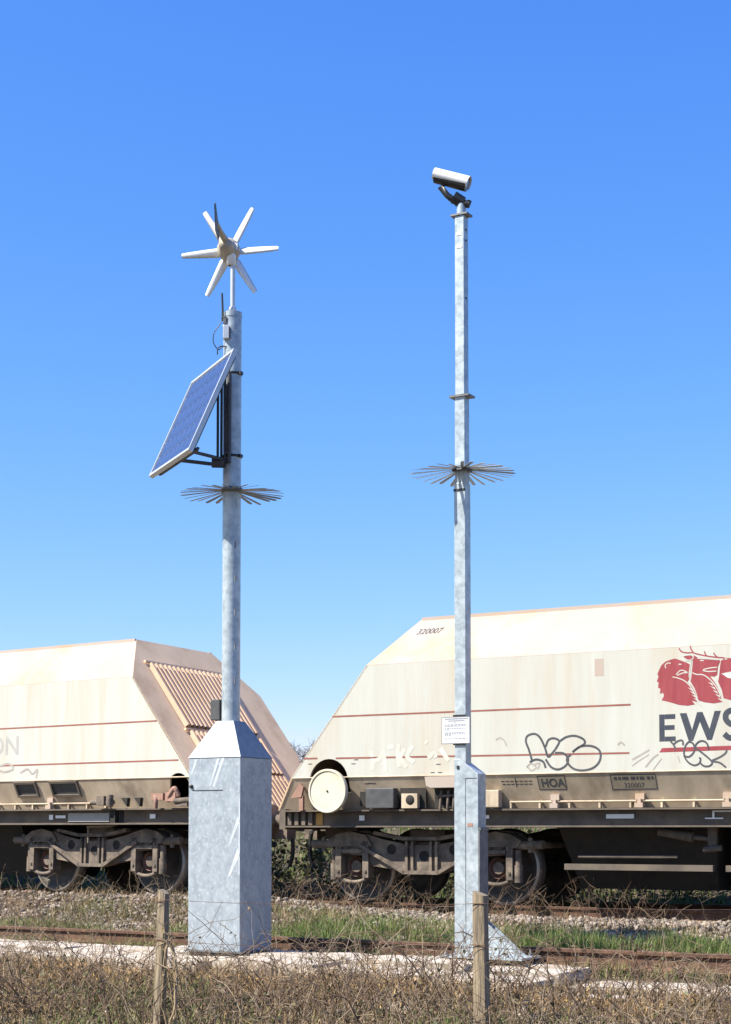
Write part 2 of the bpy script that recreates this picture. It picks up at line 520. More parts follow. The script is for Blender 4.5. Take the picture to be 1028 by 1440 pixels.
def make_bogie(root, bx, full=True):
    """thing > bogie > pieces"""
    mb = MB()
    mb.box((bx, 0, 0.62), (0.42, 2.0, 0.30)); mb.box((bx, 0, 0.86), (0.5, 1.9, 0.14))
    bg_ = mb.build('bogie', BOGIE, root)
    for sy in (-1, 1):
        yo = 1.02 * sy                                     # plane of the side frame
        y0, y1 = yo - 0.06, yo + 0.06
        fr = MB()
        top = [(-1.16, .80), (-.80, .87), (-.55, .80), (-.19, .735), (.19, .735), (.55, .80), (.80, .87), (1.16, .80)]
        bot = [(1.16, .62), (.84, .60), (.72, .47), (.42, .43), (.25, .385), (-.25, .385), (-.42, .43), (-.72, .47), (-.84, .60), (-1.16, .62)]
        fr.prism([(bx + a, b) for a, b in top + bot], y0, y1)
        fr.build('side_frame', BOGIE, bg_)
        # diagonal truss straps standing proud
        st = MB()
        yf = yo + 0.075 * sy
        for pts in ([(-.86, .72), (-.55, .56), (-.24, .395), (.24, .395), (.55, .56), (.86, .72)],
                    [(-.66, .885), (-.25, .815), (.25, .815), (.66, .885)]):
            v = []
            for i in range(len(pts) - 1):
                (xa, za), (xb, zb) = pts[i], pts[i + 1]
                d = Vector((xb - xa, 0, zb - za)); L_ = d.length; ang = math.atan2(d.z, d.x)
                M = Matrix.Rotation(-ang, 3, 'Y')
                st.box((bx + (xa + xb) / 2, yf, (za + zb) / 2), (L_ + .02, 0.10, 0.045), M)
        st.build('truss_strap', BOGIE, bg_)
        # arch over the axle boxes
        for sx in (-1, 1):
            ar = MB()
            pts = [(sx * .70, .72), (sx * .80, .86), (sx * 1.02, .905), (sx * 1.22, .87), (sx * 1.36, .79), (sx * 1.30, .70), (sx * 1.1, .74), (sx * .9, .74)]
            ar.prism([(bx + a, b) for a, b in pts], yo - .10, yo + .10)
            ar.build('pedestal_arch', BOGIE, bg_)
        for dx in (-.21, -.13, .13, .21):
            MB().box((bx + dx, yf - .01 * sy, .60), (.035, .07, .36)).build('rib', BOGIE, bg_)
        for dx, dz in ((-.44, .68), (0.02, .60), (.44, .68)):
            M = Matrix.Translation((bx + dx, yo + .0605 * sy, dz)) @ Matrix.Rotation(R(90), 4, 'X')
            MB().lathe([(0, 0), (.062, 0), (.066, .004 * -sy)], 18, M).build('lightening_hole_shade', DARK, bg_)  # flat dark disc, the shade of a hole put into its colour
        for sx in (-1, 1):
            ax = bx + sx * 1.0
            hs = MB()
            for q in (-.20, .20): hs.box((ax + q, yo + .02 * sy, .55), (.085, .16, .46))
            hs.box((ax, yo + .03 * sy, .74), (.30, .15, .05)); hs.box((ax, yo + .03 * sy, .655), (.30, .15, .045))
            hs.build('pedestal', BOGIE, bg_)
            lp = MB()
            lp.tube([(ax + .22 * math.cos(R(a)), yo + .05 * sy, .36 + .10 * math.sin(R(a))) for a in range(180, 361, 20)], .028, 6)
            lp.build('retaining_strap', BOGIE, bg_)
            bxm = MB()
            M = Matrix.Translation((ax, yo - .02 * sy, .46)) @ Matrix.Rotation(R(-90 * -sy), 4, 'X')
            bxm.lathe([(0, .17), (.06, .17), (.075, .155), (.105, .15), (.115, .12), (.13, .10), (.13, 0)], 20, M)
            bxm.build('axle_box', PINK if sy < 0 else BOGIE, bg_)
            sp = MB()
            sp.tube([(ax + sx * .29, yo + .03 * sy, .29), (ax + sx * .29, yo + .03 * sy, .50)], .055, 10)
            sp.tube([(ax + sx * .29, yo + .03 * sy, .50), (ax + sx * .29, yo + .03 * sy, .68)], .042, 10)
            sp.build('damper', BOGIE, bg_)
            M = Matrix.Translation((ax, .75 * sy, .46)) @ Matrix.Rotation(R(90 * sy), 4, 'X')
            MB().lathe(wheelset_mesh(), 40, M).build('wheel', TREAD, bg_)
            M = Matrix.Translation((ax, .75 * sy, .46)) @ Matrix.Rotation(R(90 * sy), 4, 'X')
            MB().lathe([(.425, -.0575), (.447, -.058), (.4605, -.02), (.4635, .04)], 48, M).build('wheel_rim', RIMM, bg_)
            bk = MB(); bk.tube(smooth_path([(ax - sx * .50, .74 * sy, .78), (ax - sx * .53, .74 * sy, .60), (ax - sx * .50, .74 * sy, .34)]), .022, 6)
            bk.box((ax - sx * .505, .74 * sy, .47), (.06, .09, .26)); bk.build('brake_shoe', FRAME, bg_)
            cs = MB()
            for q in (-.085, .085):
                pts = [(ax + q + .034 * math.cos(t_ * 1.0), yo + .075 * sy + .034 * math.sin(t_ * 1.0), .655 + .010 * t_ / 1.2 * .95) for t_ in np.arange(0, 8.4, .5)]
                cs.tube(pts, .008, 4, cap=False)
            tag(cs.build('coil_spring', BOGIE, bg_), kind='stuff')
            bo = MB()
            for q, zz in ((-.20, .40), (.20, .40), (-.20, .70), (.20, .70)): bo.box((ax + q, yo + .105 * sy, zz), (.03, .02, .03))
            tag(bo.build('bolt_head', FRAME, bg_), kind='stuff')
    for sx in (-1, 1):
        MB().tube([(bx + sx, -1.0, .46), (bx + sx, 1.0, .46)], .075, 12).build('axle', BOGIE, bg_)
        bb = MB(); bb.tube([(bx + sx * 1.30, -1.05, .735), (bx + sx * 1.62, -1.05, .745)], .055, 10)
        bb.tube([(bx + sx * 1.55, -1.05, .745), (bx + sx * 1.57, 1.05, .745)], .045, 8)
        bb.tube([(bx + sx * 1.45, -1.05, .65), (bx + sx * 1.45, -1.05, .83)], .03, 8)
        bb.build('brake_beam', BOGIE, bg_)
    return bg_


def make_wagon(root, bpos, notches):
    A = root
    # near and far sheets
    for sy in (1, -1):
        def flip(v): return Vector((v.x, v.y * sy, v.z))
        # side panel with notch openings along its foot on the near side
        def sheet(poly, name, m):
            pts = [flip(on_side(x, z, 0)) for x, z in poly]
            inn = []
            for x, z in poly:
                p = on_side(x, z, -0.03); inn.append(flip(p))
            mb = MB(); n = len(pts)
            mb.add(pts + inn, [tuple(range(n)), tuple(range(2 * n - 1, n - 1, -1))] + [(i, n + i, n + (i + 1) % n, (i + 1) % n) for i in range(n)])
            return mb.build(name, m, A)
        g = 0.0
        nt_ = notches if sy == 1 else []
        foot = []; headl = []
        for (cx, r, zc) in nt_:
            hw = math.sqrt(max(0, r * r - (ZB - zc) ** 2))
            a0 = math.degrees(math.acos(max(-1, min(1, -hw / r)))) if ZB >= zc else None
            up = [(cx + r * math.cos(R(a)), zc + r * math.sin(R(a))) for a in np.linspace(180 - math.degrees(math.asin((ZB - zc) / r)), math.degrees(math.asin((ZB - zc) / r)), 13)]
            if max(p[1] for p in up) > ZB + .02: foot += up
            lo_ = [(cx - hw, ZB), (cx - r, zc), (cx - r * .9, zc - .15), (cx + r * .95, zc - .15), (cx + r, zc), (cx + hw, ZB)]
            headl += lo_
        base = [(-endx(ZB), ZB)] + foot + [(endx(ZB), ZB)]
        sheet(base + [(HL, ZS), (-HL, ZS)], 'side_panel', CREAM)
        sheet([(-HL, ZS + .003), (HL, ZS + .003), (endx(ZT), ZT), (-endx(ZT), ZT)], 'top_panel', TOPC)
        low = [(-endx(ZB - .003), ZB - .003)] + [(x, min(z, ZB - .003)) for x, z in headl] + [(endx(ZB - .003), ZB - .003)]
        sheet(low + [(endx(ZF), ZF), (-endx(ZF), ZF)], 'lower_panel', LOWC)
        # solebar: web, two flanges
        web = MB(); X = HL + 1.27
        yw = (WID / 2 - .16) * -sy; yo = (WID / 2 - .03) * -sy
        web.span((-X, yw, .975), (X, yw + .012 * sy, 1.155))
        web.span((-X, yo, 1.155), (X, yw + .05 * sy, 1.175)); web.span((-X, yo, .955), (X, yw + .05 * sy, .975))
        web.build('solebar', FRAME, A)
    MB().tube([on_side(-endx(ZB) + .03, ZB + .004, 0), on_side(endx(ZB) - .03, ZB + .004, 0)], .010, 5).build('weld_seam', LOWC, A)
    # roof rim
    ytop = -nearY(ZT)
    for q in (-1, 1):
        rim = MB(); rim.span((-endx(ZT), q * ytop - .03, ZT - .035), (endx(ZT), q * ytop + .005 * q, ZT + .012))
        rim.build('top_rail', TOPC, A)
    # stone load seen only from above
    ld = MB(); ld.span((-endx(ZT) + .05, -ytop + .04, 3.2), (endx(ZT) - .05, ytop - .04, 3.3)); ld.build('load', ENDM, A)
    for sx in (-1, 1):
        # slope sheet: one sheet with folded corners
        def ep(y, z, off=0.0):
            nrm = Vector((1, 0, .8)).normalized()
            p = Vector((endx(z), y, z)) + nrm * off
            return Vector((p.x * sx, p.y, p.z))
        poly = [(-WID / 2, ZB), (-WID / 2, ZS), (-WID / 2 + INS, ZT), (WID / 2 - INS, ZT), (WID / 2, ZS), (WID / 2, ZB), (WID / 2 - .2, ZF), (-WID / 2 + .2, ZF)]
        mb = MB(); n = len(poly)
        mb.add([ep(y, z, .004) for y, z in poly] + [ep(y, z, -.02) for y, z in poly],
               [tuple(range(n)), tuple(range(2 * n - 1, n - 1, -1))] + [(i, n + i, n + (i + 1) % n, (i + 1) % n) for i in range(n)])
        mb.build('slope_sheet', ENDM, A)
        # corrugated stiffeners in three tiers; real folded sheet
        for (za, zb) in ((3.20, 2.30), (2.22, 1.70), (1.66, 1.16)):
            mb = MB(); vs = []; fs = []
            y0, y1 = -0.92 , 0.66
            k = 17; pitch = (y1 - y0) / k
            prof = []
            for i in range(k):
                b = y0 + i * pitch
                prof += [(b, .012), (b + pitch * .22, .075), (b + pitch * .62, .075), (b + pitch * .84, .012)]
            prof.append((y1, .012))
            for y, o in prof: vs += [ep(y, za, o), ep(y, zb, o)]
            fs = [(2 * i, 2 * i + 1, 2 * i + 3, 2 * i + 2) for i in range(len(prof) - 1)]
            mb.add(vs, fs)
            mb.build('corrugated_sheet', CORR, A)
        for z in (3.235, 2.255):
            a, b = ep(-.97, z, .03), ep(.70, z, .03)
            MB().tube([a, b], .022, 6, smooth=False).build('stiffener_rail', ENDM, A)
        # headstock, buffers, coupler
        hs = MB(); xh = (HL + 1.27) * sx
        hs.span((xh, -WID / 2 + .1, .93), (xh + .09 * sx, WID / 2 - .1, 1.19))
        hs.span((xh - .5 * sx, -.3, .80), (xh, .3, 1.0))
        hs.build('headstock', FRAME, A)
        for y in (-.86, .86):
            M = Matrix.Translation((xh + .09 * sx, y, 1.06)) @ Matrix.Rotation(R(90 * sx), 4, 'Y')
            MB().lathe([(0.11, 0), (.11, .05), (.085, .06), (.085, .26), (.065, .26), (.065, .36), (.19, .37), (.215, .385), (.20, .40), (0, .41)], 20, M).build('buffer', BOGIE, A)
        cp = MB()
        cp.box((xh + .16 * sx, 0, .96), (.3, .12, .1)); cp.box((xh + .36 * sx, 0, .93), (.2, .2, .26))
        cp.build('coupler', BOGIE, A)
        for y in (-.42, .42):
            hose = MB()
            hose.tube(smooth_path([(xh + .02 * sx, y, .95), (xh + .14 * sx, y, .90), (xh + .17 * sx, y, .62), (xh + .12 * sx, y, .42)]), .03, 7)
            hose.build('brake_hose', BLACK, A)
        # end framing below the slope sheet
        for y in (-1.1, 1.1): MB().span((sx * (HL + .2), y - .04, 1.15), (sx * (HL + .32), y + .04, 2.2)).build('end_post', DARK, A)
        MB().span((sx * (HL - .25), -1.2, 1.15), (sx * (HL - .20), 1.2, 2.75)).build('hopper_end_wall', DARK, A)  # interior coloured near-black in place of the shade inside the body
    # floor over the frames and the discharge hoppers
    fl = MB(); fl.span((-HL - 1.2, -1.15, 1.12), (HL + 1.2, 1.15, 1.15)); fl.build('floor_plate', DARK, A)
    for bx in bpos: make_bogie(A, bx)
    for cx in (-1.05, 1.05):
        hp = MB()
        for sy in (-1, 1):
            hp.add([(cx - .98, .02 * sy, 1.1), (cx + .98, .02 * sy, 1.1), (cx + .98, 1.15 * sy, 1.1), (cx - .98, 1.15 * sy, 1.1),
                    (cx - .85, .02 * sy, .22), (cx + .85, .02 * sy, .22), (cx + .85, .62 * sy, .22), (cx - .85, .62 * sy, .22)],
                   [(0, 1, 2, 3), (4, 7, 6, 5), (0, 4, 5, 1), (1, 5, 6, 2), (2, 6, 7, 3), (3, 7, 4, 0)])
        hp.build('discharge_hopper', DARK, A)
    # frame members across the underside
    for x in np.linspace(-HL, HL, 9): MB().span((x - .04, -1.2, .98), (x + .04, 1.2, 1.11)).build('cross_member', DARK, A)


def brake_disc(A, x, z):
    """the big cream disc standing in front of its opening"""
    y = nearY(1.5) - .15
    M = Matrix.Translation((x, y, z)) @ Matrix.Rotation(R(90), 4, 'X')
    d = MB(); d.lathe([(.0, .014), (.245, .014), (.252, .026), (.270, .026), (.277, .018), (.277, -.03), (.26, -.04), (0, -.04)], 64, M, smooth=False)
    o = d.build('brake_wheel_disc', DISCM, A)
    h = MB(); h.lathe([(0, .028), (.010, .028), (.013, .02), (.013, .0)], 12, M); h.build('hub', BOGIE, o)
    s = MB(); s.tube([(x, y, z), (x, y + .55, z)], .03, 8); s.build('spindle', DARK, o)


def framed_panel(A, x0, x1, z0, z1, name='inspection_panel', m=DGREY, fm=FRAME, d=.03):
    f = MB()
    def pt(x, z, o): return on_side(x, z, o)
    w = .03
    for (a, b, c, e) in ((x0, x1, z1 - w, z1), (x0, x1, z0, z0 + w), (x0, x0 + w, z0 + w, z1 - w), (x1 - w, x1, z0 + w, z1 - w)):
        vs = [pt(a, c, 0), pt(b, c, 0), pt(b, e, 0), pt(a, e, 0), pt(a, c, d), pt(b, c, d), pt(b, e, d), pt(a, e, d)]
        f.add(vs, [(3, 2, 1, 0), (4, 5, 6, 7), (0, 1, 5, 4), (1, 2, 6, 5), (2, 3, 7, 6), (3, 0, 4, 7)])
    o = f.build(name, fm, A)
    p = MB(); vs = [pt(a, b, .006) for a, b in ((x0 + w, z0 + w), (x1 - w, z0 + w), (x1 - w, z1 - w), (x0 + w, z1 - w))]
    p.add(vs, [(0, 1, 2, 3)]); p.build('panel_face', m, o)
    return o


def handrail(A, x0, x1, z=1.255):
    mb = MB()
    y = nearY(z) - .05
    mb.tube([(x0, y, z), (x1, y, z)], .014, 6)
    k = max(2, int((x1 - x0) / .36))
    for i in range(k + 1):
        x = x0 + (x1 - x0) * i / k
        mb.span((x - .012, y - .005, ZF), (x + .012, nearY(z), z + .012))
    mb.build('handrail', LOWC, A)


def side_lug(A, x):
    mb = MB(); y = nearY(1.3)
    mb.span((x - .055, y - .05, 1.27), (x + .055, y + .02, 1.34)); mb.span((x - .05, y - .09, 1.18), (x + .05, y - .02, 1.235))
    mb.span((x - .02, y - .07, 1.23), (x + .02, y - .03, 1.28))
    mb.build('door_lug', TOPC, A)


def stencil_plate(A, x0, x1, z0, z1):
    mb = MB(); v = [(x0, z0), (x1, z0), (x1, z1), (x0, z1)]
    o = decal(v, [(0, 1, 2, 3)], 'stencil_panel', PLATE, A, .004)
    w = .010
    e = MB()
    for a, b, c, d in ((x0, x1, z0, z0 + w), (x0, x1, z1 - w, z1), (x0, x0 + w, z0 + w, z1 - w), (x1 - w, x1, z0 + w, z1 - w)):
        e.add([on_side(p, q, .007) for p, q in ((a, c), (b, c), (b, d), (a, d))], [(0, 1, 2, 3)])
    e.build('stencil_border', INK, o)
    return o


# right wagon -------------------------------------------------------------
c2 = TRACK0 + N * (WID / 2) + T * (U2 + HL)
w2 = empty('hopper_wagon', (c2.x, c2.y, ZR), (0, 0, -TH))
tag(w2, 'cream hopper wagon with red beast heads emblem, black graffiti and round cream disc', 'hopper wagon', 'aggregate hopper wagons')
o_ = -HL                                       # local x = u + o_
make_wagon(w2, (-3.83, 3.83), [(-.555 + o_, .285, 1.535)])
brake_disc(w2, -.50 + o_, 1.41)
strokes([[(-.50 + o_, 2.353), (3.487 + o_, 2.353)], [(-.93 + o_, 1.83), (-.72 + o_, 1.83)], [(-.45 + o_, 1.825), (3.466 + o_, 1.80)],
         [(5.43 + o_, 2.353), (9.4 + o_, 2.353)], [(5.43 + o_, 1.80), (9.8 + o_, 1.80)]], .022, 'stripe', RED, w2, sm=False)
# emblem: pixel coordinates of the traced emblem, turned into metres along the side
def em(x, y): return (3.826 + (x - 320) * .00120 + o_, 1.921 + (990 - y) * .00120)
HEADS = [[(485, 212), (440, 220), (390, 235), (350, 265), (325, 310), (305, 355), (318, 372), (300, 420), (318, 432), (312, 480), (335, 490), (330, 540),
          (360, 528), (370, 560), (345, 600), (420, 620), (520, 652), (600, 662), (672, 652), (640, 615), (690, 630), (690, 590), (676, 545), (640, 480),
          (600, 440), (622, 405), (612, 365), (620, 320), (625, 275), (590, 255), (540, 235)],
         [(560, 185), (600, 192), (640, 185), (680, 200), (700, 215), (800, 225), (905, 240), (918, 262), (895, 310), (888, 385), (860, 402), (820, 395),
          (860, 450), (890, 500), (912, 560), (930, 640), (850, 650), (760, 635), (705, 615), (690, 560), (668, 500), (632, 440), (640, 380), (650, 290), (655, 240), (600, 225), (575, 212)],
         [(925, 255), (970, 232), (1060, 240), (1150, 265), (1230, 300), (1262, 340), (1200, 352), (1150, 372), (1130, 420), (1160, 500), (1185, 590),
          (1150, 650), (1060, 640), (945, 605), (930, 530), (895, 450), (905, 400), (915, 310)]]
for h in HEADS:
    decal([em(*p) for p in h], [tuple(range(len(h)))], 'emblem_head', EMB, w2, .005)
strokes([[em(*p) for p in q] for q in ([(520, 118), (548, 152), (600, 165), (650, 166), (700, 182), (780, 203), (860, 218), (960, 232)], [(628, 95), (640, 135), (658, 160)],
        [(768, 160), (775, 185), (790, 203)], [(855, 178), (868, 200), (888, 218)])], .014, 'emblem_antler', EMB, w2, .0052)
strokes([[em(*p) for p in q] for q in ([(455, 385), (500, 395), (560, 420), (610, 460), (650, 520), (680, 580), (692, 620)], [(490, 365), (540, 325), (600, 350), (560, 352), (500, 372)],
        [(390, 300), (385, 270), (410, 252), (440, 255)], [(515, 268), (545, 270)], [(650, 355), (690, 372), (750, 378), (800, 410), (850, 460), (890, 520), (918, 585)],
        [(755, 330), (820, 318), (885, 315)], [(750, 338), (800, 350), (880, 350)], [(725, 243), (760, 245)], [(640, 240), (628, 300), (618, 370), (628, 430)], [(960, 243), (985, 243)],
        [(930, 380), (980, 372), (1030, 365)], [(560, 190), (640, 188), (660, 215), (630, 235), (580, 235)], [(700, 222), (800, 232), (905, 246)])], .012, 'emblem_line', CREAM, w2, .0075)
decal([em(*p) for p in [(930, 375), (985, 378), (1030, 362), (1100, 385), (1062, 408), (1105, 440), (1030, 428), (985, 415)]], [tuple(range(8))], 'emblem_flash', WHITE, w2, .0085)
teeth = MB()
for k in range(5):
    x, y = 600 + 18 * k, 490 + 34 * k
    teeth.add([on_side(*em(x, y), .0095), on_side(*em(x + 66, y + 48), .0095), on_side(*em(x + 52, y + 20), .0095)], [(0, 1, 2)])
    x, y = 790 + 22 * k, 432 + 38 * k
    teeth.add([on_side(*em(x + 8, y + 18), .0095), on_side(*em(x + 62, y + 58), .0095), on_side(*em(x + 50, y + 30), .0095)], [(0, 1, 2)])
tag(teeth.build('emblem_mane_cut', CREAM, w2), kind='stuff')
# EWS lettering
lw = .100
def bar(p, q, w): return ribbon([p, q], w)
E_ = MB()
for p in ([(320, 735), (372, 735), (372, 990), (320, 990)], [(374, 735), (478, 735), (478, 780), (374, 780)], [(374, 838), (470, 838), (470, 882), (374, 882)], [(374, 945), (480, 945), (480, 990), (374, 990)]):
    E_.add([on_side(*em(*q), .005) for q in p], [(0, 1, 2, 3)])
E_.build('letter_e', NAVY, w2)
W3 = [(522, 730), (588, 730), (640, 890), (690, 725), (742, 725), (808, 885), (858, 720), (918, 720), (830, 988), (785, 988), (716, 815), (648, 992), (606, 992)]
decal([em(*p) for p in W3], [tuple(range(len(W3)))], 'letter_w', NAVY, w2, .005)
strokes([[em(*p) for p in ((1092, 765), (1060, 733), (1010, 722), (968, 750), (965, 800), (1000, 840), (1060, 865), (1092, 905), (1080, 955), (1030, 975), (985, 968), (948, 935))]], .065, 'letter_s', NAVY, w2, .005)
decal([em(*p) for p in [(318, 1092), (345, 1052), (1230, 1044), (1205, 1084)]], [(0, 1, 2, 3)], 'emblem_underline', EMB, w2, .005)
# number on the leaning top panel
decal_text('320007', .50 + o_, 3.375, .105, 'lettering', INK, w2, .006, shear=.25, bold=.002, sx=1.12)
# graffiti, black outline letters
def gc(x, y):                                   # enlarged view of the side -> metres
    return (2.476 + (x - 315.6) * .00315 + o_, 1.60 + (742 - y) * .0029)
G1 = [[(245, 695), (232, 650), (220, 615), (228, 592), (258, 586), (280, 605), (298, 645), (310, 680), (330, 662), (346, 640), (355, 618), (335, 606), (312, 612), (300, 640)],
      [(300, 690), (322, 722), (352, 732), (382, 716), (390, 690), (372, 668), (338, 665)],
      [(358, 618), (385, 602), (420, 599), (452, 614), (455, 632), (428, 648), (408, 664), (440, 642), (485, 642), (515, 662), (516, 698), (492, 727), (452, 738), (415, 732), (392, 712), (386, 690), (402, 672)],
      [(235, 700), (262, 690), (290, 700), (300, 725)]]
strokes([[gc(*p) for p in q] for q in G1], .026, 'graffiti', INK, w2, .0055)
strokes([[gc(*p) for p in q] for q in ([(222, 722), (240, 706), (262, 722), (240, 735), (225, 715)], [(250, 712), (275, 705), (268, 730)], [(95, 605), (115, 598), (132, 612), (140, 632)],
        [(640, 700), (675, 680), (706, 662)], [(690, 730), (720, 695), (740, 680)], [(585, 640), (598, 630), (612, 642)])], .020, 'faint_graffiti', INKF, w2, .0045)
G2 = [[(430, 990), (452, 1015), (468, 1040), (478, 1075)], [(455, 1022), (500, 990), (545, 986), (552, 1030)],
      [(560, 1130), (605, 1140), (645, 1110), (662, 1070), (650, 1020), (612, 1000), (578, 1030), (560, 1090), (568, 1145), (605, 1195), (660, 1220), (708, 1200), (718, 1160), (705, 1150)],
      [(715, 1200), (750, 1228), (800, 1230), (830, 1200), (800, 1160), (740, 1110), (680, 1062), (672, 1035), (702, 1003), (742, 995), (782, 1020), (800, 1080)],
      [(820, 1182), (900, 1150), (955, 1115), (970, 1085)], [(830, 1186), (900, 1200), (960, 1245)]]
strokes([[em(*p) for p in q] for q in G2], .019, 'graffiti', INK, w2, .0105)
strokes([[em(*p) for p in q] for q in ([(500, 1130), (520, 1195)], [(45, 1215), (120, 1165), (215, 1110)], [(240, 1275), (300, 1200), (340, 1150)], [(840, 1235), (862, 1300)])], .012, 'faint_graffiti', INKF, w2, .0045)
# pale washed-out letters at the left end
def pc(x, y): return (-.06 + (x - 345) * .00258 + o_, 1.59 + (925 - y) * .00262)
strokes([[pc(*p) for p in q] for q in ([(392, 805), (402, 850), (400, 895)], [(400, 855), (440, 842), (462, 800)], [(455, 800), (468, 850), (472, 905)], [(485, 790), (520, 785)], [(545, 775), (540, 830), (550, 885)],
        [(550, 840), (578, 800)], [(550, 840), (590, 885)], [(622, 785), (592, 835), (630, 862)], [(690, 765), (700, 775)], [(705, 845), (735, 825), (745, 845)], [(770, 800), (795, 835), (815, 860)])], .055, 'washed_out_graffiti', PALE, w2, .0048)
# stencilled panels
p_ = stencil_plate(w2, 2.305 + o_, 2.66 + o_, 1.395, 1.56)
decal_text('HOA', 2.345 + o_, 1.43, .135, 'lettering', INK, p_, .0085, bold=.003, sx=1.0)
p_ = stencil_plate(w2, 3.22 + o_, 3.77 + o_, 1.385, 1.56)
mb = MB()
for i, (a, b) in enumerate(((.03, .07), (.085, .12), (.135, .21), (.235, .29), (.305, .33), (.345, .40), (.43, .47), (.485, .51))):
    v, f = ribbon([(3.23 + a + o_, 1.515), (3.23 + b + o_, 1.515)], .034); mb.add([on_side(x, z, .0085) for x, z in v], f)
tag(mb.build('small_print', INK, p_), kind='stuff')
decal_text('320007', 3.37 + o_, 1.41, .075, 'lettering', INK, p_, .0085, sx=1.1)
mb = MB()
for z, x0, x1 in ((1.50, 1.83, 2.25), (1.465, 1.84, 2.24)):
    for k in range(7):
        a = x0 + (x1 - x0) * k / 7; v, f = ribbon([(a + o_, z), (a + .045 + o_, z)], .011); mb.add([on_side(x, q, .004) for x, q in v], f)
v, f = ribbon([(2.02 + o_, 1.43), (2.02 + o_, 1.545)], .012); mb.add([on_side(x, q, .004) for x, q in v], f)
for x, z in ((-1.0, 1.79), (-.18, 1.80), (-.22, 1.75), (-.86, 1.76), (0.98, 1.72), (.9, 1.62), (-.05, 1.50), (.0, 1.505), (.05, 1.50), (1.0, 1.62)):
    v, f = ribbon([(x + o_, z), (x + .06 + o_, z)], .012); mb.add([on_side(x_, q, .004) for x_, q in v], f)
tag(mb.build('small_print', INK, w2), kind='stuff')
decal([(3.05 + o_, 2.70), (3.16 + o_, 2.70), (3.16 + o_, 2.90), (3.05 + o_, 2.90)], [(0, 1, 2, 3)], 'paint_patch', TOPC, w2, .004)
# gear along the foot of the panel
yN = nearY(1.4)
mb = MB(); mb.span((.0 + o_, yN - .12, 1.19), (.40 + o_, yN + .05, 1.44)); mb.build('brake_gear_box', DGREY, w2, .01)
mb = MB(); mb.span((-.13 + o_, yN - .03, 1.22), (-.01 + o_, yN + .0, 1.40)); mb.build('side_opening_shade', DARK, w2)  # solid dark block standing in for the shade inside an opening
mb = MB(); mb.span((.44 + o_, yN - .02, 1.19), (.80 + o_, yN + .02, 1.44)); mb.build('side_opening_shade', DARK, w2)  # dark block painted as the shaded opening behind the bracket
mb = MB(); mb.span((.50 + o_, yN - .10, 1.19), (.72 + o_, yN - .03, 1.37)); o1 = mb.build('bracket', LOWC, w2)
MB().lathe([(0, .0), (.06, .0), (.065, -.01)], 16, Matrix.Translation((.62 + o_, yN - .103, 1.29)) @ Matrix.Rotation(R(90), 4, 'X')).build('bracket_hole_shade', DARK, o1)  # dark disc painted as the shade in the bracket's hole
mb = MB(); mb.prism([(.86 + o_, 1.57), (.88 + o_, 1.46), (.94 + o_, 1.435), (1.36 + o_, 1.435), (1.41 + o_, 1.47), (1.41 + o_, 1.57)], yN - .17, yN - .02); mb.build('valve_cover', TOPC, w2)
mb = MB(); mb.span((.92 + o_, yN - .02, 1.19), (1.42 + o_, yN + .02, 1.43)); mb.build('side_opening_shade', DARK, w2)  # dark block standing in for the shaded recess behind the pipes
mb = MB()
for x in (1.02, 1.12, 1.2, 1.3): mb.tube([(x + o_, yN - .07, 1.18), (x + .02 + o_, yN - .07, 1.40)], .018, 6)
mb.tube([(.98 + o_, yN - .08, 1.33), (1.38 + o_, yN - .08, 1.35)], .016, 6); mb.build('pipework', BOGIE, w2)
mb = MB(); mb.prism([(1.52 + o_, 1.42), (1.52 + o_, 1.56), (1.70 + o_, 1.56), (1.78 + o_, 1.50), (1.80 + o_, 1.42)], yN - .005, yN + .05); mb.build('side_opening_shade', DARK, w2)  # dark shape standing in for the shade in a curved opening
mb = MB(); mb.span((1.55 + o_, yN - .1, 1.19), (1.82 + o_, yN, 1.40)); mb.build('valve_box', LOWC, w2, .01)
handrail(w2, 1.92 + o_, 7.2 + o_)
for u in (2.50, 3.55, 4.58, 5.6, 6.6): side_lug(w2, u + o_)
mb = MB()                                        # small shovel-shaped lever at the left corner
mb.add([(-1.12 + o_, yN - .1, 1.33), (-.98 + o_, yN - .1, 1.52), (-.93 + o_, yN - .1, 1.47), (-.96 + o_, yN - .1, 1.34), (-1.12 + o_, yN - .06, 1.33), (-.98 + o_, yN - .06, 1.52), (-.93 + o_, yN - .06, 1.47), (-.96 + o_, yN - .06, 1.34)],
       [(0, 1, 2, 3), (7, 6, 5, 4), (0, 4, 5, 1), (1, 5, 6, 2), (2, 6, 7, 3), (3, 7, 4, 0)])
mb.span((-1.0 + o_, yN - .09, 1.17), (-.94 + o_, yN - .05, 1.36)); mb.build('lever', PINK, w2)
# solebar markings
ys = -(WID / 2 - .16)
for k in range(4): MB().span((-1.24 + k * .105 + o_, ys - .05, .985), (-1.185 + k * .105 + o_, ys - .014, 1.15)).build('step_bracket', FRAME, w2)
MB().span((-.835 + o_, ys - .012, .985), (-.735 + o_, ys - .004, 1.135)).build('label_plate', YELL, w2)
for a, b, c, d in ((-.19, -.115, 1.04, 1.105), (1.53, 1.62, 1.06, 1.10), (3.12, 3.46, 1.055, 1.105), (4.30, 4.51, 1.045, 1.06), (4.385, 4.41, 1.06, 1.13), (4.39, 4.66, 1.125, 1.14)):
    MB().span((a + o_, ys - .018, c), (b + o_, ys - .014, d)).build('solebar_marking', WHITE, w2)
